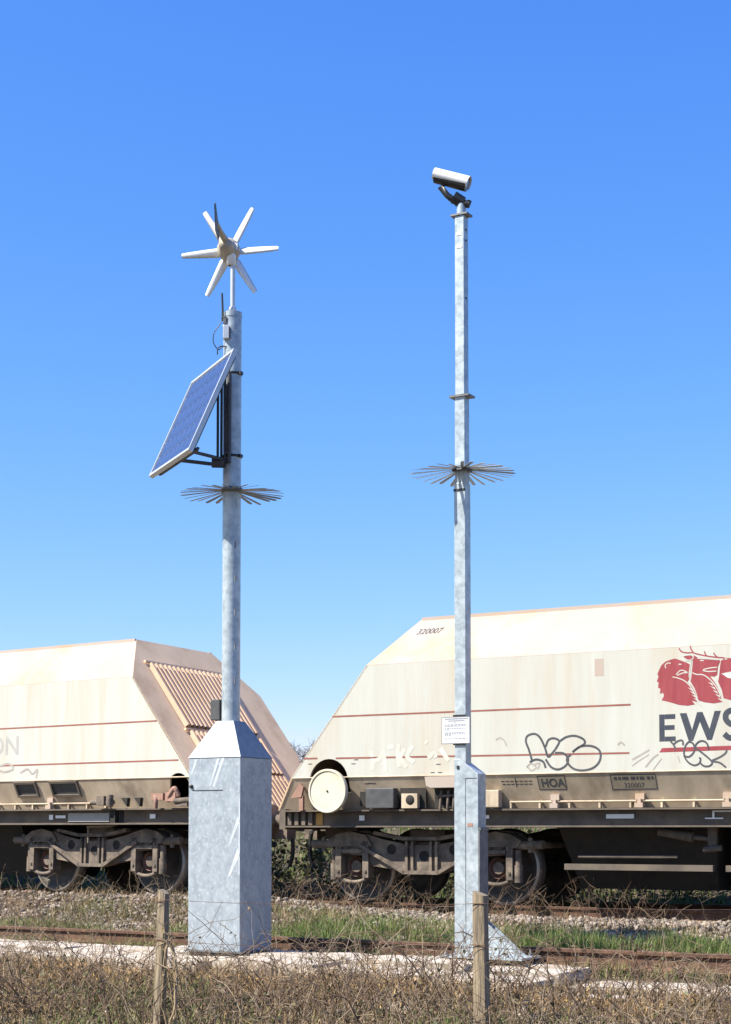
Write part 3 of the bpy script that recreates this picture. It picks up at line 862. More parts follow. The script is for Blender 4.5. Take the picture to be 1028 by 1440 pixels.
# horizontal rods of the discharge gear
mb = MB(); mb.tube([(2.72 + o_, -1.12, .61), (3.93 + o_, -1.12, .615)], .022, 6); mb.span((2.55 + o_, -1.15, .455), (4.35 + o_, -1.06, .525)); mb.build('door_gear_beam', FRAME, w2)
mb = MB(); mb.span((4.5 + o_, -1.15, .455), (6.3 + o_, -1.06, .525)); mb.build('door_gear_beam', FRAME, w2)
mb = MB()
mb.tube([(3.70 + o_, -1.10, .90), (4.12 + o_, -1.12, .84)], [.045, .06], 12); mb.tube([(4.12 + o_, -1.12, .84), (4.36 + o_, -1.12, .81)], .028, 8)
mb.span((4.30 + o_, -1.16, .70), (4.40 + o_, -1.10, .95)); mb.tube([(4.25 + o_, -1.16, .70), (4.46 + o_, -1.16, .72)], .035, 8); mb.build('door_cylinder', FRAME, w2)

# left wagon --------------------------------------------------------------
c1 = PR1 + N1 * (WID / 2) - T1 * HL
w1 = empty('hopper_wagon', (c1.x, c1.y, ZR), (0, 0, -(TH + DTH)))
w1.rotation_mode = 'XYZ'
w1.rotation_euler = (-.0313, 0, -(TH + DTH))
tag(w1, 'cream bogie hopper wagon with brown corrugated sloping end, behind the galvanised cabinet', 'hopper wagon', 'aggregate hopper wagons')
o1_ = HL
make_wagon(w1, (3.50, -3.50), [(.88 + o1_, .20, 1.44)])
strokes([[(-9.4 + o1_, 2.353), (.47 + o1_, 2.353)], [(-9.6 + o1_, 1.812), (.88 + o1_, 1.812)]], .022, 'stripe', RED, w1, sm=False)
decal_text('ON', -2.83 + o1_, 1.975, .375, 'lettering', GREYL, w1, .005, bold=.006, sx=1.08)
framed_panel(w1, -2.27 + o1_, -1.83 + o1_, 1.36, 1.575)
framed_panel(w1, -1.55 + o1_, -1.0 + o1_, 1.36, 1.575)
strokes([[(-2.62 + o1_, 1.80), (-2.4 + o1_, 1.84), (-2.3 + o1_, 1.76), (-2.5 + o1_, 1.72), (-2.66 + o1_, 1.78)], [(-2.15 + o1_, 1.70), (-2.0 + o1_, 1.75), (-1.9 + o1_, 1.68), (-1.8 + o1_, 1.74), (-1.82 + o1_, 1.62)]], .03, 'faint_graffiti', INKF, w1, .008)
handrail(w1, -7.4 + o1_, -.55 + o1_)
for u in (-1.62, -2.9, -4.2): side_lug(w1, u + o1_)
mb = MB(); mb.box((-.50 + o1_, yN - .09, 1.28), (.14, .1, .13)); mb.tube([(-.72 + o1_, yN - .08, 1.26), (-.3 + o1_, yN - .08, 1.26)], .035, 8)
mb.tube([(-.35 + o1_, yN - .1, 1.2), (-.35 + o1_, yN - .1, 1.36)], .05, 10); mb.build('valve', BOGIE, w1)
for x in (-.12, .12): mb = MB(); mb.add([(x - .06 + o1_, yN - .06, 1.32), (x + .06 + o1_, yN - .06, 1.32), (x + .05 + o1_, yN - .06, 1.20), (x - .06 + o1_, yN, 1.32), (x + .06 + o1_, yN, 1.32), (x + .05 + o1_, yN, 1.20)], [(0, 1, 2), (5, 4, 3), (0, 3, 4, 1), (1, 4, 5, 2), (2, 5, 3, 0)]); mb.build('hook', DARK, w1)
mb = MB(); mb.tube(smooth_path([(.52 + o1_, yN - .12, 1.17), (.54 + o1_, yN - .14, 1.28), (.50 + o1_, yN - .12, 1.34)]), .028, 7); mb.span((.45 + o1_, yN - .14, 1.28), (.66 + o1_, yN - .06, 1.37))
mb.tube(smooth_path([(.72 + o1_, yN - .1, 1.27), (.80 + o1_, yN - .14, 1.36), (.86 + o1_, yN - .13, 1.43), (.90 + o1_, yN - .1, 1.33)]), .035, 8); mb.box((.80 + o1_, yN - .1, 1.32), (.18, .1, .12)); mb.build('brake_lever', PINK, w1)
mb = MB(); mb.tube([(.88 + o1_, yN - .14, 1.26), (1.2 + o1_, yN - .12, 1.28)], .04, 8); mb.box((1.0 + o1_, yN - .1, 1.24), (.2, .1, .1)); mb.build('brake_link', BOGIE, w1)
for a, b, c, d in ((-1.68, -1.60, 1.03, 1.10), (.26, .36, 1.04, 1.10), (-1.55, -1.35, 1.05, 1.09)):
    MB().span((a + o1_, ys - .018, c), (b + o1_, ys - .014, d)).build('solebar_marking', WHITE, w1)
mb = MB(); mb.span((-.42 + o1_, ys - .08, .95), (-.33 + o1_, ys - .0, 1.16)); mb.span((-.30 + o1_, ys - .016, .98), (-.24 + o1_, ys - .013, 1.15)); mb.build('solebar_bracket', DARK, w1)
mb = MB(); mb.tube([(-.95 + o1_, -1.22, .93), (-.5 + o1_, -1.22, .94), (-.35 + o1_, -1.22, .97)], .02, 6); mb.tube([(-.93 + o1_, -1.22, .93), (-.92 + o1_, -1.22, .70)], .016, 6); mb.build('brake_rod', BOGIE, w1)
MB().span((-1.3 + o1_, ys - .017, 1.0), (-.5 + o1_, ys - .0135, 1.12)).build('rubbed_paint', GREYL, w1)

# ---------------------------------------------------------------- cabinet mast, left
CB = Vector((-1.302, 15.77, 0.356))
m1 = empty('power_mast', CB, (0, 0, -TH))
tag(m1, 'galvanised round mast rising from a tall steel cabinet with pyramid lid', 'mast')
cx, cy = .30, .27
mb = MB(); mb.span((-cx, -cy, 0.0), (cx, cy, 1.83)); mb.build('cabinet', GALVS, m1, .006)
mb = MB()
a, b = cx + .006, cy + .006
mb.add([(-a, -b, 1.833), (a, -b, 1.833), (a, b, 1.833), (-a, b, 1.833), (-.10, -.10, 2.19), (.10, -.10, 2.19), (.10, .10, 2.19), (-.10, .10, 2.19)],
       [(3, 2, 1, 0), (0, 1, 5, 4), (1, 2, 6, 5), (2, 3, 7, 6), (3, 0, 4, 7), (4, 5, 6, 7)])
mb.build('pyramid_lid', LIDM, m1)
def zk(x, y): return (-.3 + (x - 160) * .001714, 1.83 - (y - 25) / 790)
for q in ([(386, 28), (404, 28), (340, 243), (322, 243)], [(355, 30), (372, 30), (312, 240), (298, 240)], [(205, 32), (222, 32), (186, 150), (174, 150)],
          [(492, 470), (506, 500), (448, 668), (428, 690)], [(494, 700), (507, 760), (446, 905), (424, 930)], [(500, 330), (508, 330), (508, 900), (501, 900)]):
    mb = MB(); mb.add([(zk(*p)[0], -cy - .0012, zk(*p)[1]) for p in q], [(0, 1, 2, 3)]); mb.build('zinc_run', ZINC, m1)
mb = MB(); mb.span((-.25, -cy - .004, 1.518), (.10, -cy + .002, 1.524)); mb.build('door_slot', BLACK, m1)
mb = MB(); mb.lathe([(0, .02), (.016, .02), (.02, 0)], 12, Matrix.Translation((-.265, -cy, 1.56)) @ Matrix.Rotation(R(90), 4, 'X')); mb.build('door_lock', BLACK, m1)
mb = MB(); mb.span((-cx - .03, -cy - .03, -.012), (cx + .03, cy + .03, .004)); mb.build('base_flange', GALVD, m1)
mb = MB(); mb.tube([(0, 0, 2.05), (0, 0, 6.19)], .089, 32); mb.tube([(0, 0, 6.15), (0, 0, 6.2)], .093, 32); mb.build('pole', GALV, m1)
mb = MB(); mb.lathe([(.028, 6.2), (.04, 6.2), (.036, 6.25), (.028, 6.26)], 16); mb.tube([(0, 0, 6.19), (0, 0, 6.80)], .0235, 14); mb.build('turbine_stub', ALU, m1)
for z in (5.59, 4.775):
    mb = MB(); mb.lathe([(.0895, z - .012), (.096, z - .012), (.096, z + .012), (.0895, z + .012)], 28); mb.box((.10, 0, z), (.025, .05, .03)); mb.build('clamp_band', BLACK, m1)
mb = MB()
for i in range(5): mb.box((math.cos(R(-32)) * .089, math.sin(R(-32)) * .089, 3.9 - i * .33), (.012, .012, .06))
mb.build('cover_bolts', GALVD, m1)
mb = MB(); mb.span((-.19, -.075, 2.205), (-.082, .03, 2.405)); mb.build('meter_box', DGREY, m1, .006)

# ---------------------------------------------------------------- spike collars
def spike_collar(loc, rad, label, sq=False):
    r_ = empty('spike_collar', loc, (0, 0, -TH))
    tag(r_, label, 'anti-climb spikes', 'anti-climb spike collars')
    mb = MB()
    if sq:
        for q in (-1, 1):
            mb.box((q * (rad - .012), 0, 0), (.016, rad * 2, .05)); mb.box((0, q * (rad - .012), 0), (rad * 2 - .045, .016, .05))
    else: mb.lathe([(rad, -.025), (rad + .012, -.025), (rad + .012, .025), (rad, .025)], 28)
    mb.build('clamp_ring', GALVD, r_)
    sp = MB(); L_ = .385
    for (l, w, t) in ((0, .03, .006),):
        pass
    x0 = rad + .005
    sp.add([(x0, -.012, .0), (x0, .012, .0), (x0 + L_, .017, -.038), (x0 + L_ + .03, 0, -.042), (x0 + L_, -.017, -.038),
            (x0, -.012, -.003), (x0, .012, -.003), (x0 + L_, .017, -.041), (x0 + L_ + .03, 0, -.045), (x0 + L_, -.017, -.041)],
           [(0, 1, 2, 3, 4), (9, 8, 7, 6, 5), (0, 5, 6, 1), (1, 6, 7, 2), (2, 7, 8, 3), (3, 8, 9, 4), (4, 9, 5, 0)])
    first = sp.build('spike', SPIKE, r_)
    for k in range(1, 28):
        c = first.copy(); COL.objects.link(c); c.parent = r_
        c.rotation_euler = (random.uniform(-.25, .25), random.uniform(-.02, .03), 2 * math.pi * k / 28)
    return r_


spike_collar((-1.302, 15.77, 4.80), .09, 'ring of drooping steel spikes round the round mast below the solar panel')
spike_collar((.886, 14.83, 4.80), .072, 'ring of drooping steel spikes round the square camera mast', True)

# ---------------------------------------------------------------- solar panel
P0 = Vector((-2.144, 16.0, 4.99))
ex = Vector((.518, -1.15, 0)).normalized(); ey = Vector((.41, .155, 1.0)); ey = (ey - ex * ey.dot(ex)).normalized(); ez = ex.cross(ey)
PW, PL = 1.262, 1.09
sp_ = empty('solar_panel', P0)
sp_.rotation_euler = Matrix((ex, ey, ez)).transposed().to_euler()
tag(sp_, 'tilted blue solar panel in pale aluminium frame, clamped to the round mast', 'solar panel')
mb = MB(); t_ = .045; w_ = .03
mb.span((0, 0, -t_), (PW, w_, 0)); mb.span((0, PL - w_, -t_), (PW, PL, 0)); mb.span((0, w_, -t_), (w_, PL - w_, 0)); mb.span((PW - w_, w_, -t_), (PW, PL - w_, 0))
mb.build('panel_frame', ALU, sp_)
MB().span((w_, w_, -.02), (PW - w_, PL - w_, -.012)).build('backing_sheet', GRIDW, sp_)
cw, ch = (PW - 2 * w_ - .02) / 8, (PL - 2 * w_ - .02) / 6
first = None
for i in range(8):
    for j in range(6):
        if first is None:
            first = MB().span((0, 0, 0), (cw - .006, ch - .008, .003)).build('solar_cell', CELL, sp_); c = first
        else:
            c = first.copy(); COL.objects.link(c); c.parent = sp_
        c.location = (w_ + .013 + i * cw, w_ + .014 + j * ch, -.0118)
mb = MB(); 
for x in (.12, .62, 1.12): mb.span((x, .02, -.075), (x + .035, PL - .02, -.046))
mb.span((.05, .05, -.10), (PW - .05, .085, -.076)); mb.build('support_rail', DGREY, sp_)
MB().span((.5, .7, -.09), (.66, .84, -.047)).build('junction_box', BLACK, sp_)
# arms in the world frame, expressed in the panel frame
Mi = (Matrix.Translation(P0) @ Matrix((ex, ey, ez)).transposed().to_4x4()).inverted()
def tl(p): return Mi @ Vector(p)
pc_ = Vector((-1.302, 15.77, 0))
mb = MB()
mb.tube([tl((-1.79, 15.46, 5.03)), tl((-1.385, 15.73, 5.04))], .018, 6)
mb.tube([tl((-1.68, 15.28, 5.08)), tl((-1.36, 15.69, 5.085))], .018, 6)
mb.build('support_arm', DGREY, sp_)
mb = MB()
for dx in (-.135, -.10): mb.tube([tl((pc_.x + dx, pc_.y - .045, 5.02)), tl((pc_.x + dx, pc_.y - .045, 5.90))], .013, 6)
mb.tube([tl((pc_.x - .02, pc_.y - .11, 5.05)), tl((pc_.x - .02, pc_.y - .11, 5.93))], .02, 6)
mb.tube([tl((pc_.x - .06, pc_.y - .10, 5.05)), tl((pc_.x - .06, pc_.y - .10, 5.93))], .012, 6)
mb.tube([tl((pc_.x - .12, pc_.y - .05, 5.90)), tl((-1.50, 15.62, 5.90))], .018, 6)
mb.build('upright_bracket', DGREY, sp_)
mb = MB(); mb.tube([tl((pc_.x - .19, pc_.y - .08, 5.06)), tl((pc_.x - .07, pc_.y - .07, 5.06))], .055, 8); mb.build('arm_clamp', DGREY, sp_)

# ---------------------------------------------------------------- wind turbine
HUB = Vector((-1.318, 15.77, 7.20))
ax_ = Vector((.13, .99, .0)).normalized()
wt = empty('wind_turbine', (-1.302, 15.77, 7.06)); rel = HUB - wt.location
tag(wt, 'small white six bladed wind turbine on top of the round mast', 'wind turbine')
side = ax_.cross(Vector((0, 0, 1))).normalized()
Rm = Matrix((side, Vector((0, 0, 1)), -ax_)).transposed()       # local x = right, y = up, z = back to the camera
def tw(p): return rel + Rm @ Vector(p)
Mz = Matrix.Translation(rel) @ Rm.to_4x4()
mb = MB(); mb.lathe([(0, -.20), (.05, -.19), (.085, -.15), (.105, -.10), (.112, -.05), (.11, .0), (.085, .03), (.07, .10), (.055, .16), (0, .17)], 24, Mz @ Matrix.Translation((-.035, 0, 0)))
mb.build('nacelle', OFFW, wt)
mb = MB(); mb.lathe([(.03, -.17), (.045, -.17), (.045, -.02), (.035, .0), (0, .01)], 16, Matrix.Translation(tw((0, 0, -.005)))); mb.box(tw((.03, .01, .0)), (.07, .06, .07)); mb.build('yaw_head', WHITE, wt)
def blade_mesh(ang):
    mb = MB(); vs = []; secs = []
    for r0, ch, tw_ in ((.085, .060, 30), (.12, .092, 26), (.25, .078, 17), (.40, .060, 10), (.478, .048, 7), (.488, .038, 7)):
        sec = []
        for (u, v) in ((-.5, 0), (-.2, .10), (.1, .09), (.5, 0), (.1, -.03), (-.2, -.05)):
            x, z = u * ch, v * ch * 1.1
            a = R(-tw_); sec.append(Vector((r0, x * math.cos(a) - z * math.sin(a), x * math.sin(a) + z * math.cos(a))))
        secs.append(sec)
    n = 6; M = Matrix.Rotation(R(ang), 3, 'Z')
    for s in secs: vs += [tw(M @ p + Vector((-.035, 0, -.10))) for p in s]
    k = len(secs)
    fs = [(i * n + j, i * n + (j + 1) % n, (i + 1) * n + (j + 1) % n, (i + 1) * n + j) for i in range(k - 1) for j in range(n)]
    mb.add(vs, fs, True); mb.add(vs[-n:], [tuple(range(n))]); return mb
for k in range(6): blade_mesh(2 + 60 * k).build('blade', WHITE, wt)
mb = MB(); mb.tube([tw((-.02, .02, .12)), tw((-.05, .07, .28)), tw((-.05, .10, .44))], [.035, .028, .02], 10); mb.build('tail_boom', OFFW, wt)
fin = MB(); f_ = [(.34, -.02), (.40, -.07), (.62, -.06), (.70, .16), (.64, .20), (.40, .07)]
vs = [tw((-.055 - d + (z - .34) * .10, y + .03, z - .04)) for d in (-.004, .004) for z, y in f_]
fin.add(vs, [tuple(range(6)), tuple(range(11, 5, -1))] + [(i, 6 + i, 6 + (i + 1) % 6, (i + 1) % 6) for i in range(6)]); fin.build('tail_fin', DGREY, wt)  # dark grey puts the fin's shaded tone into its colour

# ---------------------------------------------------------------- antenna and its box on the round mast
an = empty('radio_antenna', (-1.392, 15.70, 6.40)); tag(an, 'thin black whip antenna with looping cable near the top of the round mast', 'antenna')
mb = MB(); mb.tube([(0, 0, .06), (0, 0, .14), (-.008, 0, .33)], [.014, .011, .009], 8); mb.build('whip', BLACK, an)
mb = MB(); mb.box((.012, 0, .09), (.05, .04, .012)); mb.box((.02, .0, .055), (.03, .04, .05)); mb.build('antenna_bracket', GALVD, an)
mb = MB(); mb.tube(smooth_path([(-.005, -.0, .06), (-.04, -.01, .0), (-.085, -.02, -.08), (-.085, -.02, -.17), (-.04, -.01, -.23), (.0, 0, -.20)]), .005, 6)
mb.tube(smooth_path([(-.05, -.01, -.28), (-.045, -.01, -.22), (-.01, 0, -.195), (.04, 0, -.20)]), .006, 6); mb.build('cable', BLACK, an)
jb = empty('aerial_box', (-1.355, 15.685, 6.265)); tag(jb, 'small pale grey junction box strapped to the mast below the antenna', 'junction box')
MB().box((0, 0, .07), (.06, .07, .13)).build('box_body', ALU, jb, .005)
MB().box((.034, -.0, .07), (.006, .072, .10)).build('box_seam', BLACK, jb)

# ---------------------------------------------------------------- camera mast, right
MB0 = Vector((.886, 14.83, .366))
m2 = empty('camera_mast', MB0, (0, 0, -TH)); tag(m2, 'slender square galvanised tilt-down mast that carries the camera', 'mast')
h = .056
mb = MB(); mb.span((-h, -h, .3), (h, h, 4.30)); mb.build('lower_tube', GALV, m2, .004)
mb = MB(); mb.span((-.050, -.050, 4.30), (.050, .050, 5.10)); mb.build('middle_tube', GALV, m2, .004)
mb = MB(); mb.span((-.046, -.046, 5.12), (.046, .046, 6.79)); mb.build('upper_tube', GALV, m2, .004)
MB().box((0, 0, 5.105), (.20, .14, .018)).build('joint_flange', GALVD, m2)  # darker steel stands in for the flange's shaded underside
MB().box((0, 0, 6.80), (.17, .12, .016)).build('head_flange', GALVD, m2)  # shaded underside put into the darker steel here too
mb = MB(); mb.span((-h - .004, -h - .006, 4.225), (h + .003, -h, 4.245)); mb.build('joint_strap', BLACK, m2)
mb = MB()
for z in (6.66, 6.56, 6.02): mb.box((.0475, 0, z), (.006, .018, .018))
mb.build('bolt_head', BLACK, m2)
for z in (6.62, 6.50):
    MB().box((0, -.0475, z), (.06, .005, .03)).build('label_strip', WHITE, m2)
mb = MB(); mb.prism([(-.060, 0.012), (.18, .012), (.18, 1.64), (-.005, 1.775), (-.060, 1.775)], -.061, .10); mb.build('winch_housing', GALV, m2, .003)
mb = MB(); mb.span((.182, -.066, .012), (.196, .108, 1.14)); mb.span((.182, -.066, 1.13), (.205, .112, 1.155)); mb.build('housing_cover', GALVD, m2)
mb = MB()
mb.span((.052, -.0635, .05), (.055, -.0605, 1.60)); mb.span((.055, -.0635, 1.597), (.172, -.0605, 1.602)); mb.build('door_gap', BLACK, m2)
MB().box((-.02, -.063, 1.70), (.022, .012, .03)).build('pivot_bolt', BLACK, m2)
MB().box((.10, -.062, 1.18), (.055, .003, .03)).build('warning_label', PINK, m2)
mb = MB(); mb.span((-.16, -.19, -.008), (.66, .22, .012)); mb.build('base_plate', GALV, m2)
mb = MB(); mb.prism([(.196, .013), (.60, .013), (.25, .30), (.196, .33)], -.03, -.018); mb.prism([(.196, .013), (.60, .013), (.25, .30), (.196, .33)], .05, .062); mb.build('gusset', GALV, m2)
mb = MB()
for x, y in ((-.11, -.14), (.5, -.14), (-.11, .17), (.58, .17)): mb.lathe([(.018, .012), (.018, .035), (.008, .036), (.008, .07), (0, .07)], 6, Matrix.Translation((x, y, 0)))
tag(mb.build('anchor_bolt', GALVD, m2), kind='stuff')

# notice on the mast
sg = empty('notice_sign', MB0 + Vector((0, 0, 1.915)) - N * .075 - T * .035, (0, 0, -TH)); tag(sg, 'white notice with lines of small grey print on the camera mast', 'sign')
MB().box((0, 0, .12), (.285, .006, .245)).build('sign_plate', PAPER, sg, .002)
mb = MB()
for z, x0, x1, hh in ((.225, -.11, .125, .010), (.207, -.075, .09, .010), (.190, -.02, .0, .008)): mb.span((x0, -.0045, z - hh / 2), (x1, -.0036, z + hh / 2))
for z, x1 in ((.172, .10), (.160, .10), (.138, .11), (.126, -.06), (.100, .09), (.088, .095), (.076, -.05), (.045, .11)):
    x = -.11
    while x < x1:
        l = random.uniform(.012, .034); mb.span((x, -.0045, z - .0035), (min(x + l, x1), -.0036, z + .0035)); x += l + .007
tag(mb.build('print_line', PRINT, sg), kind='stuff')
mb = MB(); b_ = .285 / 2
mb.span((-b_, -.0042, .0), (b_, -.0034, .004)); mb.span((-b_, -.0042, .238), (b_, -.0034, .242)); mb.span((-b_, -.0042, .004), (-b_ + .004, -.0034, .238)); mb.span((b_ - .004, -.0042, .004), (b_, -.0034, .238)); mb.build('sign_edge', GALVD, sg)
mb = MB(); mb.span((-.03, .003, -.014), (.092, .016, .262)); mb.build('sign_bracket', BLACK, sg)

# ---------------------------------------------------------------- the camera
cc = empty('surveillance_camera', MB0 + Vector((0, 0, 6.81))); tag(cc, 'white bullet surveillance camera with sunshield on the square mast', 'camera')
mb = MB(); mb.tube([(0, 0, -.003), (0, 0, .10)], .043, 16); mb.build('mount_stub', GALV, cc)
# axis of the body
c0 = Vector((-.155, -.02, .315)); da = Vector((.91, -.22, -.35)).normalized()
sx_ = da.cross(Vector((0, 0, 1))).normalized(); up_ = sx_.cross(da).normalized()
Rc = Matrix((da, -sx_, up_)).transposed()
def tc_(p): return c0 + Vector((.06, 0, 0)) + Rc @ Vector(p)
mb = MB(); n = 16; vs = []
prof = [(math.cos(R(a)) * .076, math.sin(R(a)) * .062) for a in np.linspace(-66, 246, 25)]
for x in (-.172, .172):
    for y, z in prof: vs.append(tc_((x, y, z + (.02 if x > 0 else .012))))
    for y, z in reversed(prof): vs.append(tc_((x, y * .95, z * .95 - .001 + (.02 if x > 0 else .012))))
k = len(prof) * 2
mb.add(vs, [(j, (j + 1) % k, k + (j + 1) % k, k + j) for j in range(k)], True)
mb.build('sunshield', WHITE, cc)
mb = MB(); pr = [(math.cos(R(a)) * .066, math.sin(R(a)) * .062) for a in range(0, 360, 24)]
vs = [tc_((x, y, z)) for x in (-.155, .158) for y, z in pr]; k = len(pr)
mb.add(vs, [(j, (j + 1) % k, k + (j + 1) % k, k + j) for j in range(k)] + [tuple(range(k)), tuple(range(2 * k - 1, k - 1, -1))]); mb.build('body', BLACK, cc)
MB().add([tc_((.1595, y * .75, z * .75)) for y, z in pr], [tuple(range(k))]).build('window', CELL, cc)
mb = MB()
mb.tube([tc_((-.06, 0, -.05)), tc_((-.07, 0, -.085)), (-.135, -.01, .185), (-.10, -.01, .155), (-.05, 0, .13)], [.03, .03, .028, .03, .035], 10)
mb.tube([(-.07, 0, .165), (.02, 0, .115)], [.058, .05], 10); mb.tube([(-.05, -.0, .118), (.075, -.02, .09)], .035, 10); mb.tube([(.055, -.02, .075), (.075, -.02, .125)], .022, 8)
mb.build('bracket', BLACK, cc)
mb = MB(); mb.tube([(-.03, .03, .14), (.06, .02, .105)], .012, 6); mb.build('cable_gland', GALVD, cc)

# ---------------------------------------------------------------- stone platform edge
pe = empty('platform_edge', pos(0, -1, .0)); tag(pe, 'low pale concrete platform edge of rough coping blocks the masts stand on', 'platform')
def block(s0, s1, a0, a1, z0, z1, m, name, seed):
    bm = bmesh.new()
    r = bmesh.ops.create_cube(bm, size=1)
    nx = max(2, int((s1 - s0) / .10)); 
    bmesh.ops.subdivide_edges(bm, edges=bm.edges[:], cuts=5, use_grid_fill=True)
    for v in bm.verts:
        s = (s0 + s1) / 2 + v.co.x * (s1 - s0); a = (a0 + a1) / 2 + v.co.y * (a1 - a0); z = (z0 + z1) / 2 + v.co.z * (z1 - z0)
        q = Vector((s * 2.3 + seed, a * 2.3, z * 3)); d = noise.noise_vector(q) * .030 + noise.noise_vector(q * 3.7) * .014
        edge = (abs(v.co.x) > .49) + (abs(v.co.y) > .49) + (abs(v.co.z) > .49)
        if edge >= 2: s -= math.copysign(.012, v.co.x) if abs(v.co.x) > .49 else 0; z -= .010 if v.co.z > .49 else 0
        p = pos(s + d.x, a + d.y, z + d.z * (.55 if v.co.z > .49 else 1)) - pe.location
        v.co = p
    me = bpy.data.meshes.new(name); bm.to_mesh(me); bm.free(); me.materials.append(m)
    o = bpy.data.objects.new(name, me); COL.objects.link(o); o.parent = pe
    return o
s = -9.0; i = 0
rb = random.Random(5)
while s < 7.5:
    L_ = rb.uniform(.75, 1.35)
    drop = .0 if s < 1.15 else (.06 if s < 2.0 else .11)
    zt = .352 + (rb.uniform(-.05, .03) if not (-2.2 < s < 1.2) else rb.uniform(-.012, .0)) - drop
    block(s + .012, s + L_ - .012, -1.05 + rb.uniform(-.03, .03), -.36 + rb.uniform(-.06, .06), .05, zt, CONC, 'coping_block', i * 7.1)
    block(s + .012 + rb.uniform(-.1, .1), s + L_ - .012, -1.62 + rb.uniform(-.14, .08), -1.075, .02, zt - rb.uniform(.01, .05), CONC, 'coping_block', i * 3.3 + 50)
    s += L_; i += 1
s = -9.0
while s < 7.5:
    L_ = rb.uniform(.4, .7)
    block(s + .012, s + L_ - .012, -2.02 + rb.uniform(-.09, .05), -1.66, -.1, (.235 if s < 1.2 else .17) + rb.uniform(-.05, .03), STONE, 'facing_stone', s * 5)
    s += L_

# ---------------------------------------------------------------- ballast
def stones(n, region, size, name, label=None, seed=1, sink=.3):
    r = np.random.default_rng(seed)
    bm = bmesh.new(); bmesh.ops.create_icosphere(bm, subdivisions=1, radius=1)
    base = np.array([v.co[:] for v in bm.verts]); faces = np.array([[v.index for v in f.verts] for f in bm.faces]); bm.free()
    V = []; F = []; A = []; b = 0
    for i in range(n):
        p = region(r)
        if p is None: continue
        sz = size * r.uniform(.55, 1.35)
        v = base * (1 + r.uniform(-.28, .28, (len(base), 1))) * np.array([r.uniform(.7, 1.3), r.uniform(.7, 1.2), r.uniform(.5, .9)]) * sz
        a = r.uniform(0, 6.28); c, s_ = math.cos(a), math.sin(a)
        v = np.stack([v[:, 0] * c - v[:, 1] * s_, v[:, 0] * s_ + v[:, 1] * c, v[:, 2]], 1)
        tlt = r.uniform(-.6, .6); c, s_ = math.cos(tlt), math.sin(tlt)
        v = np.stack([v[:, 0], v[:, 1] * c - v[:, 2] * s_, v[:, 1] * s_ + v[:, 2] * c], 1)
        z = ground_z(p[0], p[1])
        V.append(v + np.array([p[0], p[1], z + sz * (.5 - sink) + p[2]])); F.append(faces + b); A.append(np.full(len(v), r.uniform(0, 1) ** 1.3)); b += len(v)
    o = numpy_mesh(name, np.concatenate(V), np.concatenate(F), BALL, attr=np.concatenate(A))
    return tag(o, label, kind='stuff')


def reg_main(r):
    s = r.uniform(-8, 6.5); a = r.uniform(1.0, 4.35)
    if a < 2.2 and r.uniform() > (a - .6) / 1.6: return None
    p = pos(s, a); return (p.x, p.y, r.uniform(0, .025))
def reg_far(r):
    s = r.uniform(-12, 9); a = r.uniform(4.3, 7.2); p = pos(s, a); return (p.x, p.y, 0)
def reg_front(r):
    s = r.uniform(-5, 5); a = r.uniform(-4.6, -1.9)
    if r.uniform() > .45 + .5 * (s > .3): return None
    p = pos(s, a); return (p.x, p.y, .01)
stones(15000, reg_main, .030, 'ballast', seed=3)
stones(2500, reg_far, .04, 'ballast', seed=4)
stones(3600, reg_front, .045, 'rubble', seed=6)


# ---------------------------------------------------------------- grass
def blades(n, place, hgt, wid, name, m, seed, lean=.5, tint=(0, 1)):
    r = np.random.default_rng(seed)
    P = []; H = []
    while len(P) < n:
        q = place(r)
        if q is None: continue
        x, y, k = q; P.append((x, y, ground_z(x, y) - .01 + (q[3] if len(q) > 3 else 0))); H.append(k)
    P = np.array([p[:3] for p in P]); H = np.array(H) * hgt * r.uniform(.5, 1.25, n)
    ang = r.uniform(0, 2 * math.pi, n); d = np.stack([np.cos(ang), np.sin(ang), np.zeros(n)], 1)
    sd = np.stack([-np.sin(ang), np.cos(ang), np.zeros(n)], 1)
    ln = np.abs(r.normal(0, lean, n))
    w = wid * r.uniform(.6, 1.3, n)
    V = np.zeros((n, 5, 3)); up = np.array([0, 0, 1.0])
    mid = P + d * (H * ln * .35)[:, None] + up * (H * .6)[:, None]
    tip = P + d * (H * ln * 1.1)[:, None] + up * (H / np.sqrt(1 + ln ** 2 * .6))[:, None]
    V[:, 0] = P - sd * w[:, None] / 2; V[:, 1] = P + sd * w[:, None] / 2
    V[:, 2] = mid - sd * w[:, None] * .38; V[:, 3] = mid + sd * w[:, None] * .38; V[:, 4] = tip
    b = (np.arange(n) * 5)[:, None]
    F = np.concatenate([b + np.array([0, 1, 3]), b + np.array([0, 3, 2]), b + np.array([2, 3, 4])], 0)
    t = np.repeat(r.uniform(tint[0], tint[1], n), 5)
    o = numpy_mesh(name, V.reshape(-1, 3), F, m, attr=t)
    return tag(o, kind='stuff')


def clumpy(s0, s1, a0, a1, thr=0.0, sc=1.3, z=0, seed=0):
    def f(r):
        s = r.uniform(s0, s1); a = r.uniform(a0, a1); p = pos(s, a)
        k = noise.noise((p.x * sc + seed, p.y * sc, 3.1))
        if k < thr + r.uniform(-.12, .12): return None
        if 1.3 < s < 3.6 and -2.8 < a < -1.6 and r.uniform() < .75: return None
        return (p.x, p.y, .65 + .6 * max(0, k))
    return f


